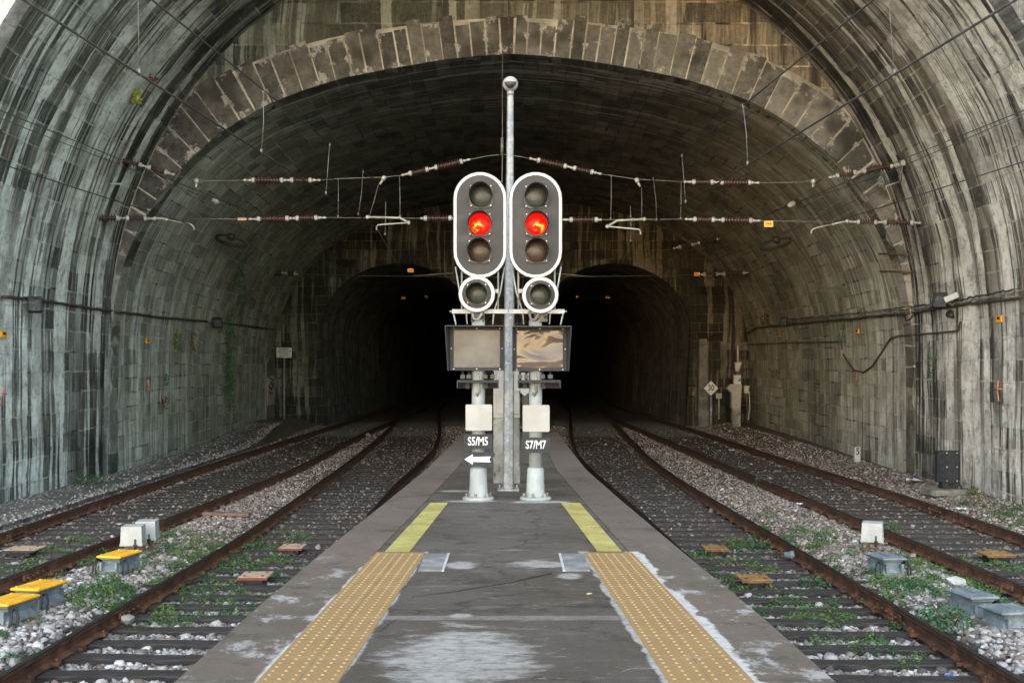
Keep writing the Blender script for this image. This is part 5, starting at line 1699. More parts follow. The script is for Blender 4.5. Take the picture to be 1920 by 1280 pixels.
# speed sign
d_ = 51.5; b = W(1333, 797, d_)
r_ = thing('speed_sign', b, 'white diamond speed sign reading 30 on a grey post', 'speed sign')
mb = MB(); mb.cyl(b - Vector((0, 0, 0.2)), W(1333, 742, d_), 0.055, seg=10); mb.build('post', M['galv'], r_)
p = W(1333, 727.5, d_ - 0.08); s_ = 14.6 / F * d_
mb = MB(); mb.prism([(p.x - s_, p.z), (p.x, p.z - s_), (p.x + s_, p.z), (p.x, p.z + s_)], d_ - 0.09, d_ - 0.06); mb.build('border', M['ink'], r_)
mb = MB(); s2 = s_ * 0.94; mb.prism([(p.x - s2, p.z), (p.x, p.z - s2), (p.x + s2, p.z), (p.x, p.z + s2)], d_ - 0.10, d_ - 0.085); sp_ = mb.build('sign_plate', M['white_paint'], r_)
text('30', 0.37, M['ink'], sp_, (p.x, d_ - 0.105, p.z), 0.72, bold=0.006)
p = W(1348, 742, 53.4); b = W(1348, 785, 53.4); mb = MB(); mb.box((p.x, 53.4, p.z), (0.26, 0.03, 0.24)); mb.cyl(b, p, 0.03, seg=8)
tag(mb.build('small_sign', M['panel_white']), 'small square grey plate on a post beside the speed sign', 'sign')

# cabinet on pedestal in the right corner
d_ = 50.5; b = W(1381, 797, d_)
r_ = thing('equipment_cabinet', b, 'beige cabinet with folded flap on a concrete pedestal in the right corner', 'cabinet')
mb = MB(); mb.bbox((b.x, d_ + 0.15, W(0, 780, d_).z - 0.05), (0.36, 0.40, 1.0), 0.02); mb.build('pedestal', M['concrete'], r_)
a0, a1 = W(1371, 765, d_), W(1389, 720, d_)
mb = MB(); mb.prism([(a0.x, a0.z), (a1.x - 0.03, a0.z), (a1.x + 0.03, a1.z), (a0.x - 0.05, a1.z), (a0.x - 0.19, a1.z - 0.15), (a0.x - 0.17, a1.z - 0.22), (a0.x, a1.z - 0.38)], d_ - 0.1, d_ + 0.3); mb.build('housing', M['cabinet'], r_)
p, q = W(1377, 720, d_), W(1390, 703, d_); mb = MB(); mb.box(((p.x + q.x) / 2, d_ + 0.2, (p.z + q.z) / 2), (q.x - p.x, 0.25, q.z - p.z)); up = mb.build('upper_box', M['panel_white'], r_)
mb = MB(); mb.box(((p.x + q.x) / 2, d_ + 0.2, q.z + 0.02), (q.x - p.x + 0.06, 0.28, 0.04)); mb.build('red_top', M['redtrim'], up)
mb = MB(); pp = W(1386, 712, d_ + 0.06); mb.prism([(pp.x - 0.12, pp.z - 0.05), (pp.x + 0.1, pp.z - 0.06), (pp.x + 0.02, pp.z + 0.12), (pp.x - 0.02, pp.z)], d_ + 0.066, d_ + 0.076); mb.build('blue_mark', M['blue'], up)
p, q = W(1377, 696, d_ + 0.6), W(1390, 679, d_ + 0.6); mb = MB(); mb.prism([(p.x + 0.05, p.z), (p.x + 0.16, p.z), (q.x, q.z), (p.x, q.z)], d_ + 0.5, d_ + 0.75); mb.cyl(((p.x + q.x) / 2, d_ + 0.6, q.z), ((p.x + q.x) / 2, d_ + 0.6, q.z + 0.75), 0.03)
mb.build('chute', M['panel_white'], r_)
p = W(1402, 730, d_); mb = MB(); mb.bbox((p.x, d_ + 0.2, p.z), (0.24, 0.2, 0.33), 0.02); mb.box((p.x + 0.09, d_ + 0.09, p.z), (0.06, 0.02, 0.18), mi=1); mb.tube([(p.x + 0.1, d_ + 0.15, p.z - 0.16), (p.x + 0.12, d_ + 0.15, p.z - 0.8), (p.x + 0.02, d_, p.z - 1.3)], 0.025, 6)
tag(mb.build('meter_box', [M['box_white'], M['ink']]), 'small white box with a black window right of the beige cabinet', 'meter box')

# left corner: warning sign, niche with graffiti board
d_ = 52.6; b = W(533, 780, d_)
r_ = thing('warning_sign', b, 'white notice on a thin post forbidding walking along the line', 'notice')
mb = MB(); mb.cyl(b - Vector((0, 0, 0.2)), W(533, 670, d_), 0.04, seg=8); mb.build('post', M['galv'], r_)
p, q = W(518.5, 651.5, d_ - 0.06), W(547, 670.5, d_ - 0.06)
mb = MB(); mb.box(((p.x + q.x) / 2, d_ - 0.06, (p.z + q.z) / 2), (q.x - p.x, 0.03, p.z - q.z)); sp_ = mb.build('sign_plate', M['white_paint'], r_)
for k, (tx, sz) in enumerate((('PROIBIDO', 0.115), ('CIRCULAR A P\u00c9', 0.10), ('PELA LINHA', 0.10), ('DECRETO LEI 39780', 0.055))):
    text(tx, sz, M['ink'], sp_, ((p.x + q.x) / 2, d_ - 0.08, p.z - 0.075 - k * 0.102), 0.85, bold=0.002)
p, q = W(498, 672, 49.6), W(511, 795, 49.6)
xw = -10.55
r_ = thing('refuge_niche', (xw, 49.5, 0.3), 'pointed refuge niche with a scribbled white board in the left wall', 'niche')
def wpt(px, py, off=0.0):
    """point on the left inner wall seen at this pixel, set off from it"""
    v = hit_inner(px, py); return Vector((v.x + off, v.y, v.z))
def wallprism(pts, off0, off1, nm, m_, par):
    mb = MB(); n = len(pts)
    f_ = [wpt(px, py, off1) for px, py in pts]; k_ = [wpt(px, py, off0) for px, py in pts]
    mb.add(f_ + k_, [tuple(range(n)), tuple(range(2 * n - 1, n - 1, -1))] + [(i, n + i, n + (i + 1) % n, (i + 1) % n) for i in range(n)])
    return mb.build(nm, m_, par)
wallprism([(497, 795), (512, 791), (512, 682), (505, 669), (498, 682)], -0.05, 0.05, 'frame', M['concrete'], r_)
wallprism([(498.5, 705), (511, 703), (511, 681), (505, 671), (499.5, 681)], -0.05, 0.056, 'niche_shade', M['black_plastic'], r_)  # flat black plate on the wall, painted shade for the inside of the niche
bo_ = wallprism([(499, 760), (512, 757), (512, 704), (499, 706)], 0.02, 0.075, 'board', M['panel_white'], r_)
mb = MB()
for pl in ([(502, 708), (508, 712), (503, 718), (509, 722), (505, 728)], [(500, 722), (505, 731), (509, 718)], [(501, 733), (504, 739), (507, 737)]):
    mb.tube([wpt(px, py, 0.085) for px, py in pl], 0.035, 5)
mb.build('scribble', M['ink'], bo_)

# ------------------------------------------------------------------ overhead line
DCAT = 27.9
WR = 0.011


def wire(name, pts, r_, label, cat='wire', group=None, m_=None):
    mb = MB(); mb.tube(pts, r_, 6)
    return tag(mb.build(name, m_ or M['wire']), label, cat, group)


def sag(a, b, s, n=10): return [a.lerp(b, i / n) + Vector((0, 0, -s * 4 * (i / n) * (1 - i / n))) for i in range(n + 1)]


ZCON, ZMES = CAMZ + 3.34, CAMZ + 4.33


def on_z(px, py, z_):
    d = (z_ - CAMZ) * F / (HY - py); return Vector(((px - CX) / F * d, d, z_))


def longwire(p0, p1, z_, d0, d1):
    a, b = on_z(*p0, z_), on_z(*p1, z_)
    f0 = (d0 - a.y) / (b.y - a.y); f1 = (d1 - a.y) / (b.y - a.y)
    return a.lerp(b, f0), a.lerp(b, f1), a, b


LW = 'overhead wires along the tracks'
ca, cb_, *_ = longwire((262, 140), (705, 425), ZCON, 3, 28.35)
wire('contact_wire', [ca, cb_], 0.014, 'contact wire of the track left of the platform, dropping to the left arm', 'overhead wire', LW)
ma, mb2, *_ = longwire((285, 0), (711, 345), ZMES, 3, 27.75)
wire('catenary_wire', [ma, mb2], 0.012, 'upper carrying wire of the track left of the platform', 'overhead wire', LW)
ra, rb_, *_ = longwire((1636, 165), (1200, 433), ZCON, 3, 28.9)
wire('contact_wire', [ra, rb_], 0.014, 'contact wire of the track right of the platform, dropping to the right arm', 'overhead wire', LW)
rma, rmb, *_ = longwire((1638, 0), (1200, 354), ZMES, 3, 28.6)
wire('catenary_wire', [rma, rmb], 0.012, 'upper carrying wire of the track right of the platform', 'overhead wire', LW)


def lerp_y(a, b, d): return a.lerp(b, (d - a.y) / (b.y - a.y))


DG = 'droppers between the overhead wires'
for (wa, wb, va, vb, ds_, sd) in ((ca, cb_, ma, mb2, (13.5, 18.5, 23.0, 26.2), 'left'), (ra, rb_, rma, rmb, (13.5, 19.6, 24.2, 27.2), 'right')):
    for k, d in enumerate(ds_):
        a, b = lerp_y(wa, wb, d), lerp_y(va, vb, d)
        mb = MB(); mb.tube([a, a.lerp(b, 0.5) + Vector((0.02 * (k % 2), 0, 0)), b], 0.0032 if d < 15 else 0.006, 5); mb.cyl(a - Vector((0, 0, 0.02)), a + Vector((0, 0, 0.06)), 0.02, seg=6); mb.cyl(b - Vector((0, 0, 0.05)), b + Vector((0, 0, 0.02)), 0.018, seg=6)
        tag(mb.build('dropper', M['steelwire']), '%s dropper wire of the overhead line %s of the platform' % (('first', 'second', 'third', 'fourth')[k] + ' from the near end', sd), 'dropper', DG)
# wires over the far tracks
for z_, p0, p1, d0, d1, r2, lab in ((ZCON, (0, 307), (365, 424), 8, 28.4, 0.011, 'contact wire of the far left track'), (ZMES, (0, 207), (366, 356), 8, 33, 0.010, 'upper wire of the far left track'),
                                (ZCON, (1920, 303), (1523, 430), 8, 28.9, 0.011, 'contact wire of the far right track'), (ZMES, (1920, 207), (1492, 380), 8, 33, 0.010, 'upper wire of the far right track')):
    a, b, *_ = longwire(p0, p1, z_, d0, d1)
    wire('overhead_wire', [a, b], r2, lab, 'overhead wire', LW)
wire('feeder_wire', [W(0, 222, 20.5), W(200, 300, 26.5), W(400, 376, 31), W(520, 440, 40)], 0.008, 'thin slanting feeder wire across the left vault', 'overhead wire', LW)
wire('feeder_wire', [W(1920, 214, 21), W(1650, 330, 27), W(1480, 385, 32), W(1180, 520, 48)], 0.008, 'thin slanting feeder wire across the right vault', 'overhead wire', LW)
wire('feeder_wire', [W(228, 345, 28), W(250, 360, 29), W(400, 408, 34), W(640, 500, 52)], 0.009, 'dark wire running from the left wall bracket into the inner vault', 'overhead wire', LW)
wire('feeder_wire', [W(1650, 355, 28), W(1600, 378, 30), W(1440, 452, 38), W(1330, 490, 46)], 0.009, 'dark wire running from the right wall bracket into the inner vault', 'overhead wire', LW)


def insulators(p, q, label, big_first=True, single=False, sc_=1.0, dark=False):
    """ribbed porcelain string between two metal ends"""
    p, q = Vector(p), Vector(q)
    r_ = thing('insulator_string', (p + q) / 2, label, 'insulators', 'brown ribbed insulators of the overhead line')
    L = (q - p).length

    def seg(t0, t1): return p.lerp(q, t0), p.lerp(q, t1)

    def body(t0, t1, n, R):
        a, b = seg(t0, t1); tr = [(0, R * 0.42)]
        for i in range(n):
            c_ = (i + 0.5) / n; hw = 0.5 / n
            tr += [(c_ - hw * 0.55, R * 0.42), (c_ - hw * 0.18, R), (c_ + hw * 0.1, R * 0.97), (c_ + hw * 0.5, R * 0.42)]
        tr.append((1, R * 0.42))
        mb = MB(); mb.prof(a, b, tr, 14); mb.build('ribbed_body', M['porcelain'], r_)

    def fit(t0, t1, kind):
        a, b = seg(t0, t1); mb = MB()
        if kind == 'cap': mb.prof(a, b, [(0, 0.055 * sc_), (0.2, 0.065 * sc_), (0.8, 0.065 * sc_), (1, 0.055 * sc_)], 12)
        else: mb.prof(a, b, [(0, 0.018), (0.08, 0.034 * sc_), (0.3, 0.036 * sc_), (0.36, 0.022), (0.6, 0.022), (0.66, 0.034 * sc_), (0.95, 0.03 * sc_), (1, 0.015)], 8)
        mb.build('metal_fitting', M['fitting'], r_)
    if single:
        fit(0, 0.28, 'link'); fit(0.28, 0.36, 'cap'); body(0.36, 0.84, 6, 0.088 * sc_); fit(0.84, 0.92, 'cap'); fit(0.92, 1.0, 'link')
    else:
        T = [(0, .11, 'link'), (.11, .155, 'cap'), (.155, .475, (8, 0.105)), (.475, .52, 'cap'), (.52, .605, 'link'), (.605, .65, 'cap'), (.65, .845, (6, 0.085)), (.845, .89, 'cap'), (.89, 1, 'link')]
        if not big_first: T = [(1 - b, 1 - a, k) for a, b, k in T][::-1]
        for a, b, k in T:
            if isinstance(k, str): fit(a, b, k)
            else: body(a, b, k[0], k[1] * sc_)
    return r_


Dc = DCAT
wl = hit_outer(195, 292).y - 0.4
insulators(W(197, 291, 27.4), W(328, 328, Dc), 'double insulator tied to the left wall, on the upper cross wire')
insulators(W(150, 408, 27.2), W(290, 410, Dc), 'double insulator tied to the left wall, on the lower cross wire')
insulators(W(456, 338, Dc), W(601, 338, Dc), 'double insulator over the left tracks, on the upper cross wire')
insulators(W(466, 411, Dc), W(612, 408, Dc), 'double insulator over the left tracks, on the lower cross wire')
insulators(W(752, 329, Dc), W(882, 299, Dc), 'double insulator climbing to the mast from the left, on the upper cross wire', False)
insulators(W(870, 409, Dc), W(788, 409.5, Dc), 'single insulator beside the left signal head', single=True)
insulators(W(992, 297, Dc), W(1128, 326.5, Dc), 'double insulator climbing to the mast from the right, on the upper cross wire')
insulators(W(1044, 412, Dc), W(1128, 412, Dc), 'single insulator beside the right signal head', single=True)
insulators(W(1282, 341, Dc), W(1424, 343, Dc), 'double insulator over the right tracks, on the upper cross wire', False)
insulators(W(1284, 411, Dc), W(1426, 414, Dc), 'double insulator over the right tracks, on the lower cross wire', False)
insulators(W(1553, 333, Dc), W(1690, 308, 27.4), 'double insulator tied to the right wall, on the upper cross wire', False)
insulators(W(1592, 416, Dc), W(1728, 418, 27.4), 'double insulator tied to the right wall, on the lower cross wire', False)
CG = 'cross wires of the span'
# span wires between the insulators
for pts, lab in (([(328, 328), (372, 340), (456, 338)], 'cross wire between the left wall insulator and the left track insulator'),
                 ([(601, 338), (640, 335), (725, 332), (752, 329)], 'upper cross wire over the track left of the platform'),
                 ([(882, 299), (912, 293), (938, 290)], 'short cross wire reaching the hanger left of the mast'),
                 ([(944, 290), (970, 293), (992, 297)], 'short cross wire reaching the hanger right of the mast'),
                 ([(1128, 326.5), (1192, 336), (1282, 341)], 'upper cross wire over the track right of the platform'),
                 ([(1424, 343), (1500, 342), (1553, 333)], 'cross wire between the right track insulator and the right wall insulator'),
                 ([(360, 410), (466, 411)], 'faint lower cross wire over the far left track'), ([(612, 408), (788, 409.5)], 'lower cross wire over the track left of the platform'),
                 ([(870, 409), (1044, 412)], 'lower cross wire passing behind the signal heads'), ([(1128, 412), (1284, 411)], 'lower cross wire over the track right of the platform'),
                 ([(1426, 414), (1592, 416)], 'lower cross wire over the far right track')):
    wire('span_wire', [W(px, py, Dc) for px, py in pts], 0.010, lab, 'span wire', CG, M['steelwire'])
hp = 9.0
mb = MB(); mb.tube([W(942, 103, Dc + 0.6), W(942, 290, Dc), W(940, 420, Dc)], 0.012, 6); mb.cyl(W(941.5, 258, Dc), W(941, 292, Dc), 0.035, seg=8)
tag(mb.build('hanger', M['steelwire']), 'thin vertical hanger falling from the arch crown beside the mast', 'hanger')
mb = MB(); mb.tube([W(954, 0, 28.6), W(954, 105, 28.8)], 0.02, 6); tag(mb.build('conduit', M['cable']), 'dark thin conduit on the spandrel above the mast', 'conduit')
for x0, y0, x1, y1, lab in ((634, 336, 634, 407, 'left of the left arm'), (749, 330, 750, 407, 'by the left signal head'), (710, 345, 692, 407, 'slanting to the left arm'), (1146, 329, 1145, 411, 'by the right signal head'), (1203, 352, 1203, 411, 'straight down to the right arm'), (1277, 341, 1276, 411, 'at the right insulators'), (723, 378, 722, 440, 'below the left arm'), (1182, 386, 1183, 452, 'below the right arm')):
    mb = MB(); mb.tube([W(x0, y0, Dc), W((x0 + x1) / 2 + 0.5, (y0 + y1) / 2, Dc), W(x1, y1, Dc)], 0.009, 5); mb.cyl(W(x1, y1 - 3, Dc), W(x1, y1 + 1, Dc), 0.028, seg=6)
    tag(mb.build('tie_wire', M['steelwire']), 'thin upright tie between the cross wires, ' + lab, 'tie wire', 'upright ties of the span')


def arm(pts, tip, label, dbl=True):
    P_ = [W(px, py, Dc) for px, py in pts]
    r_ = thing('steady_arm', P_[0], label, 'steady arm', 'registration arms of the overhead line')
    mb = MB(); mb.tube(P_[:3], 0.028, 8); mb.build('arm', M['fitting'], r_)
    mb = MB(); mb.tube(P_[2:], 0.020, 8); mb.build('steady_tube', M['fitting'], r_)
    for q in (P_[0], P_[2]):
        mb = MB(); mb.sphere(q, 0.05, 8, 6); mb.build('clamp', M['fitting'], r_)
    mb = MB(); mb.cyl(P_[-1], P_[-1] - Vector((0, 0, 0.08)), 0.018); mb.build('wire_grip', M['fitting'], r_)


arm([(689, 407), (750, 408.5), (766, 417.5), (709, 421.5), (706, 425)], None, 'hooked registration arm above the track left of the platform')
arm([(1208, 411), (1157, 413.5), (1139, 424.5), (1198, 430), (1201, 434)], None, 'hooked registration arm above the track right of the platform')
arm([(290, 410), (303, 409.5), (312, 411.5), (358, 420.5), (364, 426)], None, 'slanting registration arm above the far left track')
arm([(1588, 415), (1572, 418), (1562, 420), (1528, 428), (1521, 432)], None, 'slanting registration arm above the far right track')
for x0, y0, lab in ((722, 332, 'white link hanging from the left cross wire'), (1192, 336, 'white link hanging from the right cross wire'), (369, 337, 'small white clamp over the far left track'), (1525, 338, 'small white clamp over the far right track')):
    mb = MB(); a = W(x0, y0 - 2, Dc); b = W(x0 + (-10 if x0 < 960 and x0 > 600 else 8 if x0 < 1300 and x0 > 960 else -1), y0 + 14, Dc)
    mb.prof(a, a.lerp(b, 0.55) , [(0, 0.03), (0.2, 0.055), (0.8, 0.055), (1, 0.02)], 8); mb.prof(a.lerp(b, 0.5), b, [(0, 0.015), (0.3, 0.03), (1, 0.03)], 8)
    tag(mb.build('wire_link', M['fitting']), lab, 'clamp', 'clamps on the cross wires')
for p, q, lab in (((397, 374), (412, 381), 'white bullet shaped weight on the far left upper wire'), ((1477, 387), (1492, 379), 'grey bullet shaped weight on the far right upper wire')):
    mb = MB(); mb.prof(W(*p, 31), W(*q, 31), [(0, 0.03), (0.1, 0.07), (0.8, 0.08), (0.86, 0.03), (1, 0.02)], 10)
    tag(mb.build('wire_weight', M['fitting']), lab, 'wire weight', 'weights on the far wires')
# wall brackets holding the span
for pts, lab in (([(190, 287), (190, 345), (230, 345)], 'bracket on the left vault holding the cross wires'), ([(1692, 306), (1690, 340), (1660, 350)], 'bracket on the right vault holding the cross wires')):
    mb = MB(); mb.tube([W(px, py, 27.3) for px, py in pts], 0.025, 6); mb.box(W(*pts[0], 27.3), (0.10, 0.12, 0.14))
    tag(mb.build('wall_bracket', M['fitting']), lab, 'bracket', 'wall brackets of the span')
# anchor bars in the right vault and left
for x0, x1, y, lab in ((1648, 1706, 477, 'upper rusty bar sticking out of the right vault'), (1650, 1712, 510, 'lower rusty bar sticking out of the right vault'), (177, 236, 468, 'upper dark bar on the left vault'), (175, 236, 502, 'lower dark bar on the left vault')):
    mb = MB(); mb.tube([W(x0, y - 1, 29.4 if x0 > 960 else 28.6), W(x1, y, 28.6 if x0 > 960 else 29.4)], 0.026, 6)
    tag(mb.build('anchor_bar', M['rail_side']), lab, 'anchor bar', 'iron bars in the vault')
# tensioner loops further in
for px, py, sd, lab in ((432, 450, -1, 'black looped wire gear hanging in the left inner vault'), (1455, 456, 1, 'black looped wire gear hanging in the right inner vault')):
    d_ = 36
    r_ = thing('wire_gear', W(px, py, d_), lab, 'wire gear', 'looped gear on the feeder wires')
    mb = MB()
    for k in range(2):
        mb.tube([W(px + 28 * math.cos(a), py + (7 + 2 * k) * math.sin(a) + sd * -7 * math.cos(a) + 2 * k, d_ + 0.1 * k) for a in np.linspace(0, 2 * PI, 20)], 0.03, 5)
    mb.build('loop', M['rubber'], r_)
    mb = MB(); mb.prof(W(px - 6, py - 8, d_), W(px + 8, py - 4, d_), [(0, 0.07), (0.2, 0.11), (0.8, 0.11), (1, 0.06)], 10); mb.build('drum', M['rubber'], r_)
# second span near the back wall
for p, q, lab in (((1407, 511), (1308, 515), 'dim double insulator near the right back corner'), ((1358, 445), (1262, 466), 'dim double insulator high in the right inner vault'), ((500, 509), (560, 514), 'dim double insulator near the left back corner'), ((1112, 519), (1044, 513), 'faint registration arm behind the right signal'), ((774, 517), (850, 512), 'faint registration arm behind the left signal')):
    if 'arm' in lab:
        mb = MB(); mb.tube([W(*p, 49), W(*q, 49)], 0.03, 6); tag(mb.build('steady_arm', M['galv']), lab, 'steady arm', 'registration arms of the overhead line')
    else: insulators(W(*p, 48), W(*q, 48), lab, True, sc_=1.3)
wire('span_wire', sag(W(560, 514, 48.5), W(1308, 515, 48.5), 0.1), 0.012, 'faint cross wire close to the back wall', 'span wire', CG)
wire('overhead_wire', [W(705, 425, 28.35), W(760, 520, 50), W(800, 600, 90)], 0.012, 'contact wire running on into the left bore', 'overhead wire', LW)
wire('overhead_wire', [W(1200, 433, 28.9), W(1150, 520, 50), W(1110, 600, 90)], 0.012, 'contact wire running on into the right bore', 'overhead wire', LW)

TAGW = 'orange plates on wires and walls'
def otag(px, py, w, h, d_, lab, marks=True):
    c_ = W(px, py, d_); r_ = thing('orange_plate', c_, lab, 'marker plate', TAGW)
    mb = MB(); mb.box(c_, (w / F * d_, 0.03, h / F * d_)); mb.build('plate', M['orange_tag'], r_)
    mb = MB(); ww = w / F * d_
    for k in range(3): mb.box((c_.x - ww * 0.2 + k * ww * 0.2, c_.y - 0.018, c_.z), (ww * 0.12, 0.008, ww * 0.16))
    mb.build('marking', M['ink'], r_)


otag(1441, 420, 17, 11, Dc, 'bright orange plate at the end of the right lower insulator')
otag(1307, 514, 11, 6.5, 48, 'orange plate hanging near the right back corner')
otag(770, 507, 11, 7, 48, 'orange plate at the mouth of the left bore')
otag(756, 558, 7, 5, 70, 'small orange plate inside the left bore, left one'); otag(800, 557, 7, 5, 70, 'small orange plate inside the left bore, right one')
otag(1083, 556, 6, 4, 70, 'dim orange plate inside the right bore'); otag(1140, 557, 8, 5, 70, 'brighter orange plate inside the right bore')

mb = MB(); mb.box(W(454, 411, Dc), (0.2, 0.03, 0.06)); tag(mb.build('wire_plate', M['tanboard']), 'beige plate at the outer end of the left lower insulator', 'marker plate')

# ------------------------------------------------------------------ wall fittings
def hit(px, py):
    o_ = hit_outer(px, py)
    return o_ if o_.y < D_FACE else hit_inner(px, py)


def inward(p, k=0.06):
    n_ = Vector((-p.x, 0, min(0.0, -(p.z - ZC)) if p.z > ZC else 0)).normalized()
    return p + n_ * k


def wallcable(name, pts, r_, lab, off=0.05, step=6, wob=0.0, m_=None, cat='cable', grp='cables on the tunnel walls'):
    out = []
    for (x0, y0), (x1, y1) in zip(pts[:-1], pts[1:]):
        n = max(1, int(math.hypot(x1 - x0, y1 - y0) / step))
        for i in range(n):
            f = i / n; out.append(inward(hit(x0 + (x1 - x0) * f, y0 + (y1 - y0) * f), off) + Vector((0, 0, random.uniform(-wob, wob))))
    out.append(inward(hit(*pts[-1]), off))
    mb = MB(); mb.tube(out, r_, 6)
    return tag(mb.build(name, m_ or M['cable']), lab, cat, grp)


wallcable('wall_cable', [(0, 556), (60, 560), (170, 578), (300, 595), (385, 602)], 0.035, 'bundled cable sagging along the left wall', wob=0.012)
wallcable('wall_cable', [(395, 604), (470, 611), (514, 618)], 0.03, 'dim cable end running to the left corner', wob=0.008)
wallcable('wall_cable', [(1920, 541), (1845, 553), (1790, 566), (1700, 576), (1600, 588), (1480, 599)], 0.02, 'upper twisted cable along the right wall', 0.09, wob=0.022)
wallcable('wall_cable', [(1920, 545), (1845, 562), (1790, 570), (1700, 579), (1600, 586), (1480, 602)], 0.02, 'pale thin cable twisted with the upper one on the right wall', 0.11, wob=0.03, m_=M['concrete'])
wallcable('wall_cable', [(1920, 557), (1800, 572), (1720, 585), (1600, 597), (1480, 608), (1420, 614), (1398, 628)], 0.034, 'thick lower cable bundle along the right wall', 0.07, wob=0.015)
wallcable('wall_cable', [(1805, 603), (1800, 620), (1760, 624), (1690, 629), (1673, 634), (1656, 660), (1640, 685), (1622, 698), (1605, 694), (1592, 678), (1584, 664)], 0.022, 'thin cable hanging in a loop on the right wall', 0.05)
wallcable('wall_cable', [(1582, 655), (1580, 640), (1500, 642), (1400, 646)], 0.022, 'straight thin pipe along the right wall toward the corner', 0.05)
wallcable('wall_cable', [(1700, 590), (1704, 601), (1712, 598), (1718, 588)], 0.022, 'short cable loop below the thick bundle on the right wall', 0.07)


def flood(px, py, lab, sd, s_=1.0):
    p = inward(hit(px, py), 0.28 * s_)
    r_ = thing('floodlight', p, lab, 'floodlight', 'floodlights on the walls')
    mb = MB(); mb.box(p, (0.30 * s_, 0.14 * s_, 0.36 * s_), sd * 0.5, rx=-0.5); mb.build('housing', M['black_plastic'], r_)
    q = p + Vector((sd * 0.03, -0.09 * s_, -0.02)); mb = MB(); mb.box(q, (0.24 * s_, 0.02, 0.28 * s_), sd * 0.5, rx=-0.5); mb.build('glass', M['lampglass'], r_)
    mb = MB(); mb.tube([p, p + Vector((-sd * 0.2, 0.05, 0.05)), inward(hit(px, py), -0.05)], 0.03, 6); mb.build('bracket', M['galv'], r_)


flood(42, 570, 'floodlight on the left wall near the picture edge', 1, 0.9)
flood(392, 604, 'floodlight on the left inner wall beside the ivy', 1, 1.0)
flood(1786, 562, 'floodlight on the right wall among the cables', -1, 1.0)
flood(1482, 602, 'small floodlight deeper on the right wall', -1, 0.9)
p = inward(hit(1796, 595), 0.1); mb = MB(); mb.prof(p, p + Vector((-0.12, -0.1, 0.08)), [(0, 0.03), (0.5, 0.06), (1, 0.10)], 10); tag(mb.build('horn_speaker', M['rubber']), 'small dark horn under the right wall floodlight', 'horn')
p = inward(hit(1806, 556), 0.25); mb = MB(); mb.box(p, (0.3, 0.18, 0.12), -0.5, ry=-0.4); tag(mb.build('wall_camera', M['box_white']), 'white camera housing beside the right wall floodlight', 'camera')


def walltag(px, py, w, h, lab, m_, name='wall_plate', cat='marker plate', white=True, flatt=0.03):
    p = inward(hit(px, py), 0.03); s_ = p.y / F
    sd = -1 if p.x > 0 else 1
    al = (w * s_) / max(0.25, abs(p.x) / p.y)            # length along the wall that shows as w pixels
    r_ = thing(name, p, lab, cat, TAGW if m_ is M['orange_tag'] else 'orange spray marks on the walls')
    mb = MB(); mb.box(p, (flatt, al, h * s_)); mb.build('plate', m_, r_)
    if white:
        mb = MB(); mb.box(p + Vector((sd * (flatt / 2 + 0.003), 0, 0.02)), (0.006, al * 0.5, h * s_ * 0.4)); mb.build('marking', M['ink'], r_)
    return r_


walltag(4, 627, 10, 11, 'orange number plate at the left picture edge on the wall', M['orange_tag'])
walltag(275, 639, 6, 9, 'small orange plate on the left wall above the spray mark', M['orange_tag'])
walltag(1876, 598, 10, 12, 'orange number plate on the right wall near the picture edge', M['orange_tag'])
walltag(1609, 621, 6, 9, 'small orange plate on the right wall beneath the cables', M['orange_tag'])
walltag(1462, 628, 4, 6, 'dim orange plate deep on the right wall', M['orange_tag'])


def spraymark(pl, lab, r2=0.02):
    mb = MB(); r2 *= 0.6
    for pts in pl: mb.tube([inward(hit(px, py), 0.015) for px, py in pts], r2, 5)
    tag(mb.build('spray_mark', M['spray']), lab, 'paint mark', 'orange spray marks on the walls')


spraymark([[(277, 712), (278, 722), (278, 735)]], 'orange sprayed stroke low on the left wall', 0.05)
spraymark([[(5, 724), (6, 738), (5, 760)], [(0, 737), (11, 738)]], 'faint orange sprayed cross at the left picture edge', 0.02)
spraymark([[(1607, 696), (1608, 710), (1606, 724)]], 'orange sprayed stroke on the right wall under the hanging cable', 0.03)
spraymark([[(1873, 714), (1872, 735), (1874, 752)], [(1867, 730), (1880, 729)]], 'orange sprayed cross on the right wall near the picture edge', 0.03)
spraymark([[(1460, 697), (1462, 704)]], 'small faint orange mark deep on the right wall', 0.03)

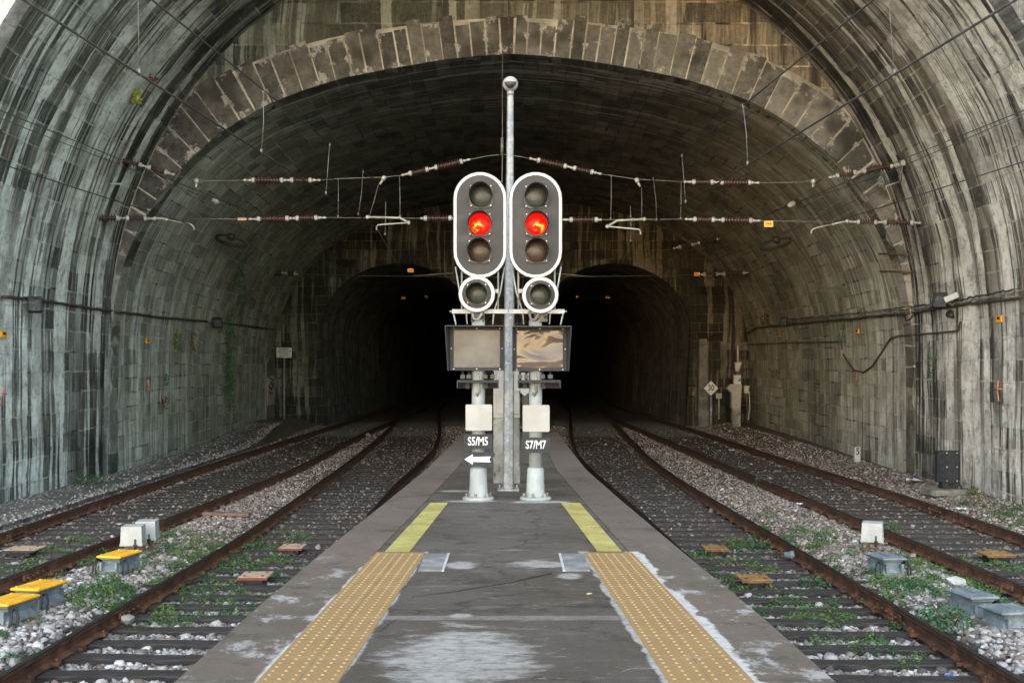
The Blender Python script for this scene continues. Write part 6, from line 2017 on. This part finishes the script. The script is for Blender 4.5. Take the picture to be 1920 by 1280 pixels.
# ------------------------------------------------------------------ litter
def scrap(px, py, w, m_, lab, z0=-0.1):
    c_ = G(px, py, z0); zg = float(ground_z(np.array([c_.x]), np.array([c_.y]))[0]) + 0.05
    mb = MB(); n = 4; vs, fs = [], []
    for i in range(n + 1):
        for k in range(n + 1): vs.append((c_.x + (i / n - .5) * w + random.uniform(-.1, .1) * w, c_.y + (k / n - .5) * w + random.uniform(-.1, .1) * w, zg + random.uniform(0, 0.22) * w))
    for i in range(n):
        for k in range(n): fs.append((i * 5 + k, i * 5 + 5 + k, i * 5 + 6 + k, i * 5 + k + 1))
    b = len(vs); vs += [(x_, y_, z_ - 0.004) for x_, y_, z_ in vs]; fs += [tuple(j + b for j in f[::-1]) for f in list(fs)]
    mb.add(vs, fs); tag(mb.build('litter', m_), lab, 'litter', 'bits of litter')


scrap(1712, 908, 0.32, M['paper'], 'crumpled pale paper before the black cabinet')
scrap(1662, 903, 0.12, M['spray'], 'orange scrap left of the pale paper')
scrap(1758, 924, 0.1, M['blue'], 'blue scrap in front of the black cabinet foot')
scrap(1500, 942, 0.16, M['paper'], 'white scrap between the right tracks')
scrap(1802, 957, 0.2, M['paper'], 'white scrap by the outer right rail')
scrap(407, 938, 0.13, M['blue'], 'blue scrap between the left tracks')
scrap(1780, 1252, 0.1, M['blue'], 'blue scrap at the bottom right by the rail')
scrap(178, 893, 0.3, M['paper'], 'pale plastic scrap beside the bush on the left walkway')
scrap(1372, 842, 0.2, M['paper'], 'white scrap inside the far right track')
mb = MB(); c_ = G(425, 963, -0.06); mb.box((c_.x, c_.y, -0.06), (0.9, 0.16, 0.05), -0.15); tag(mb.build('plank', M['wood']), 'broken brown plank lying between the left tracks', 'plank')
for px, py, w, lab in ((1795, 1092, 0.26, 'large pale rock among the weeds right of the platform'), (240, 1160, 0.16, 'grey blue rock near the yellow lids'), (690, 815, 0.3, 'pale lump on the left rail near the turnout')):
    c_ = G(px, py, -0.08); V_ = IV * (1 + rng.normal(0, 0.16, (12, 1))) * np.array([w / 2, w / 2.4, w / 3]); mb = MB(); mb.add([(c_.x + a, c_.y + b, -0.08 + c2) for a, b, c2 in V_], [tuple(f) for f in IF])
    tag(mb.build('rock', M['concrete'] if px != 1795 else M['panel_white']), lab, 'rock', 'single large rocks')
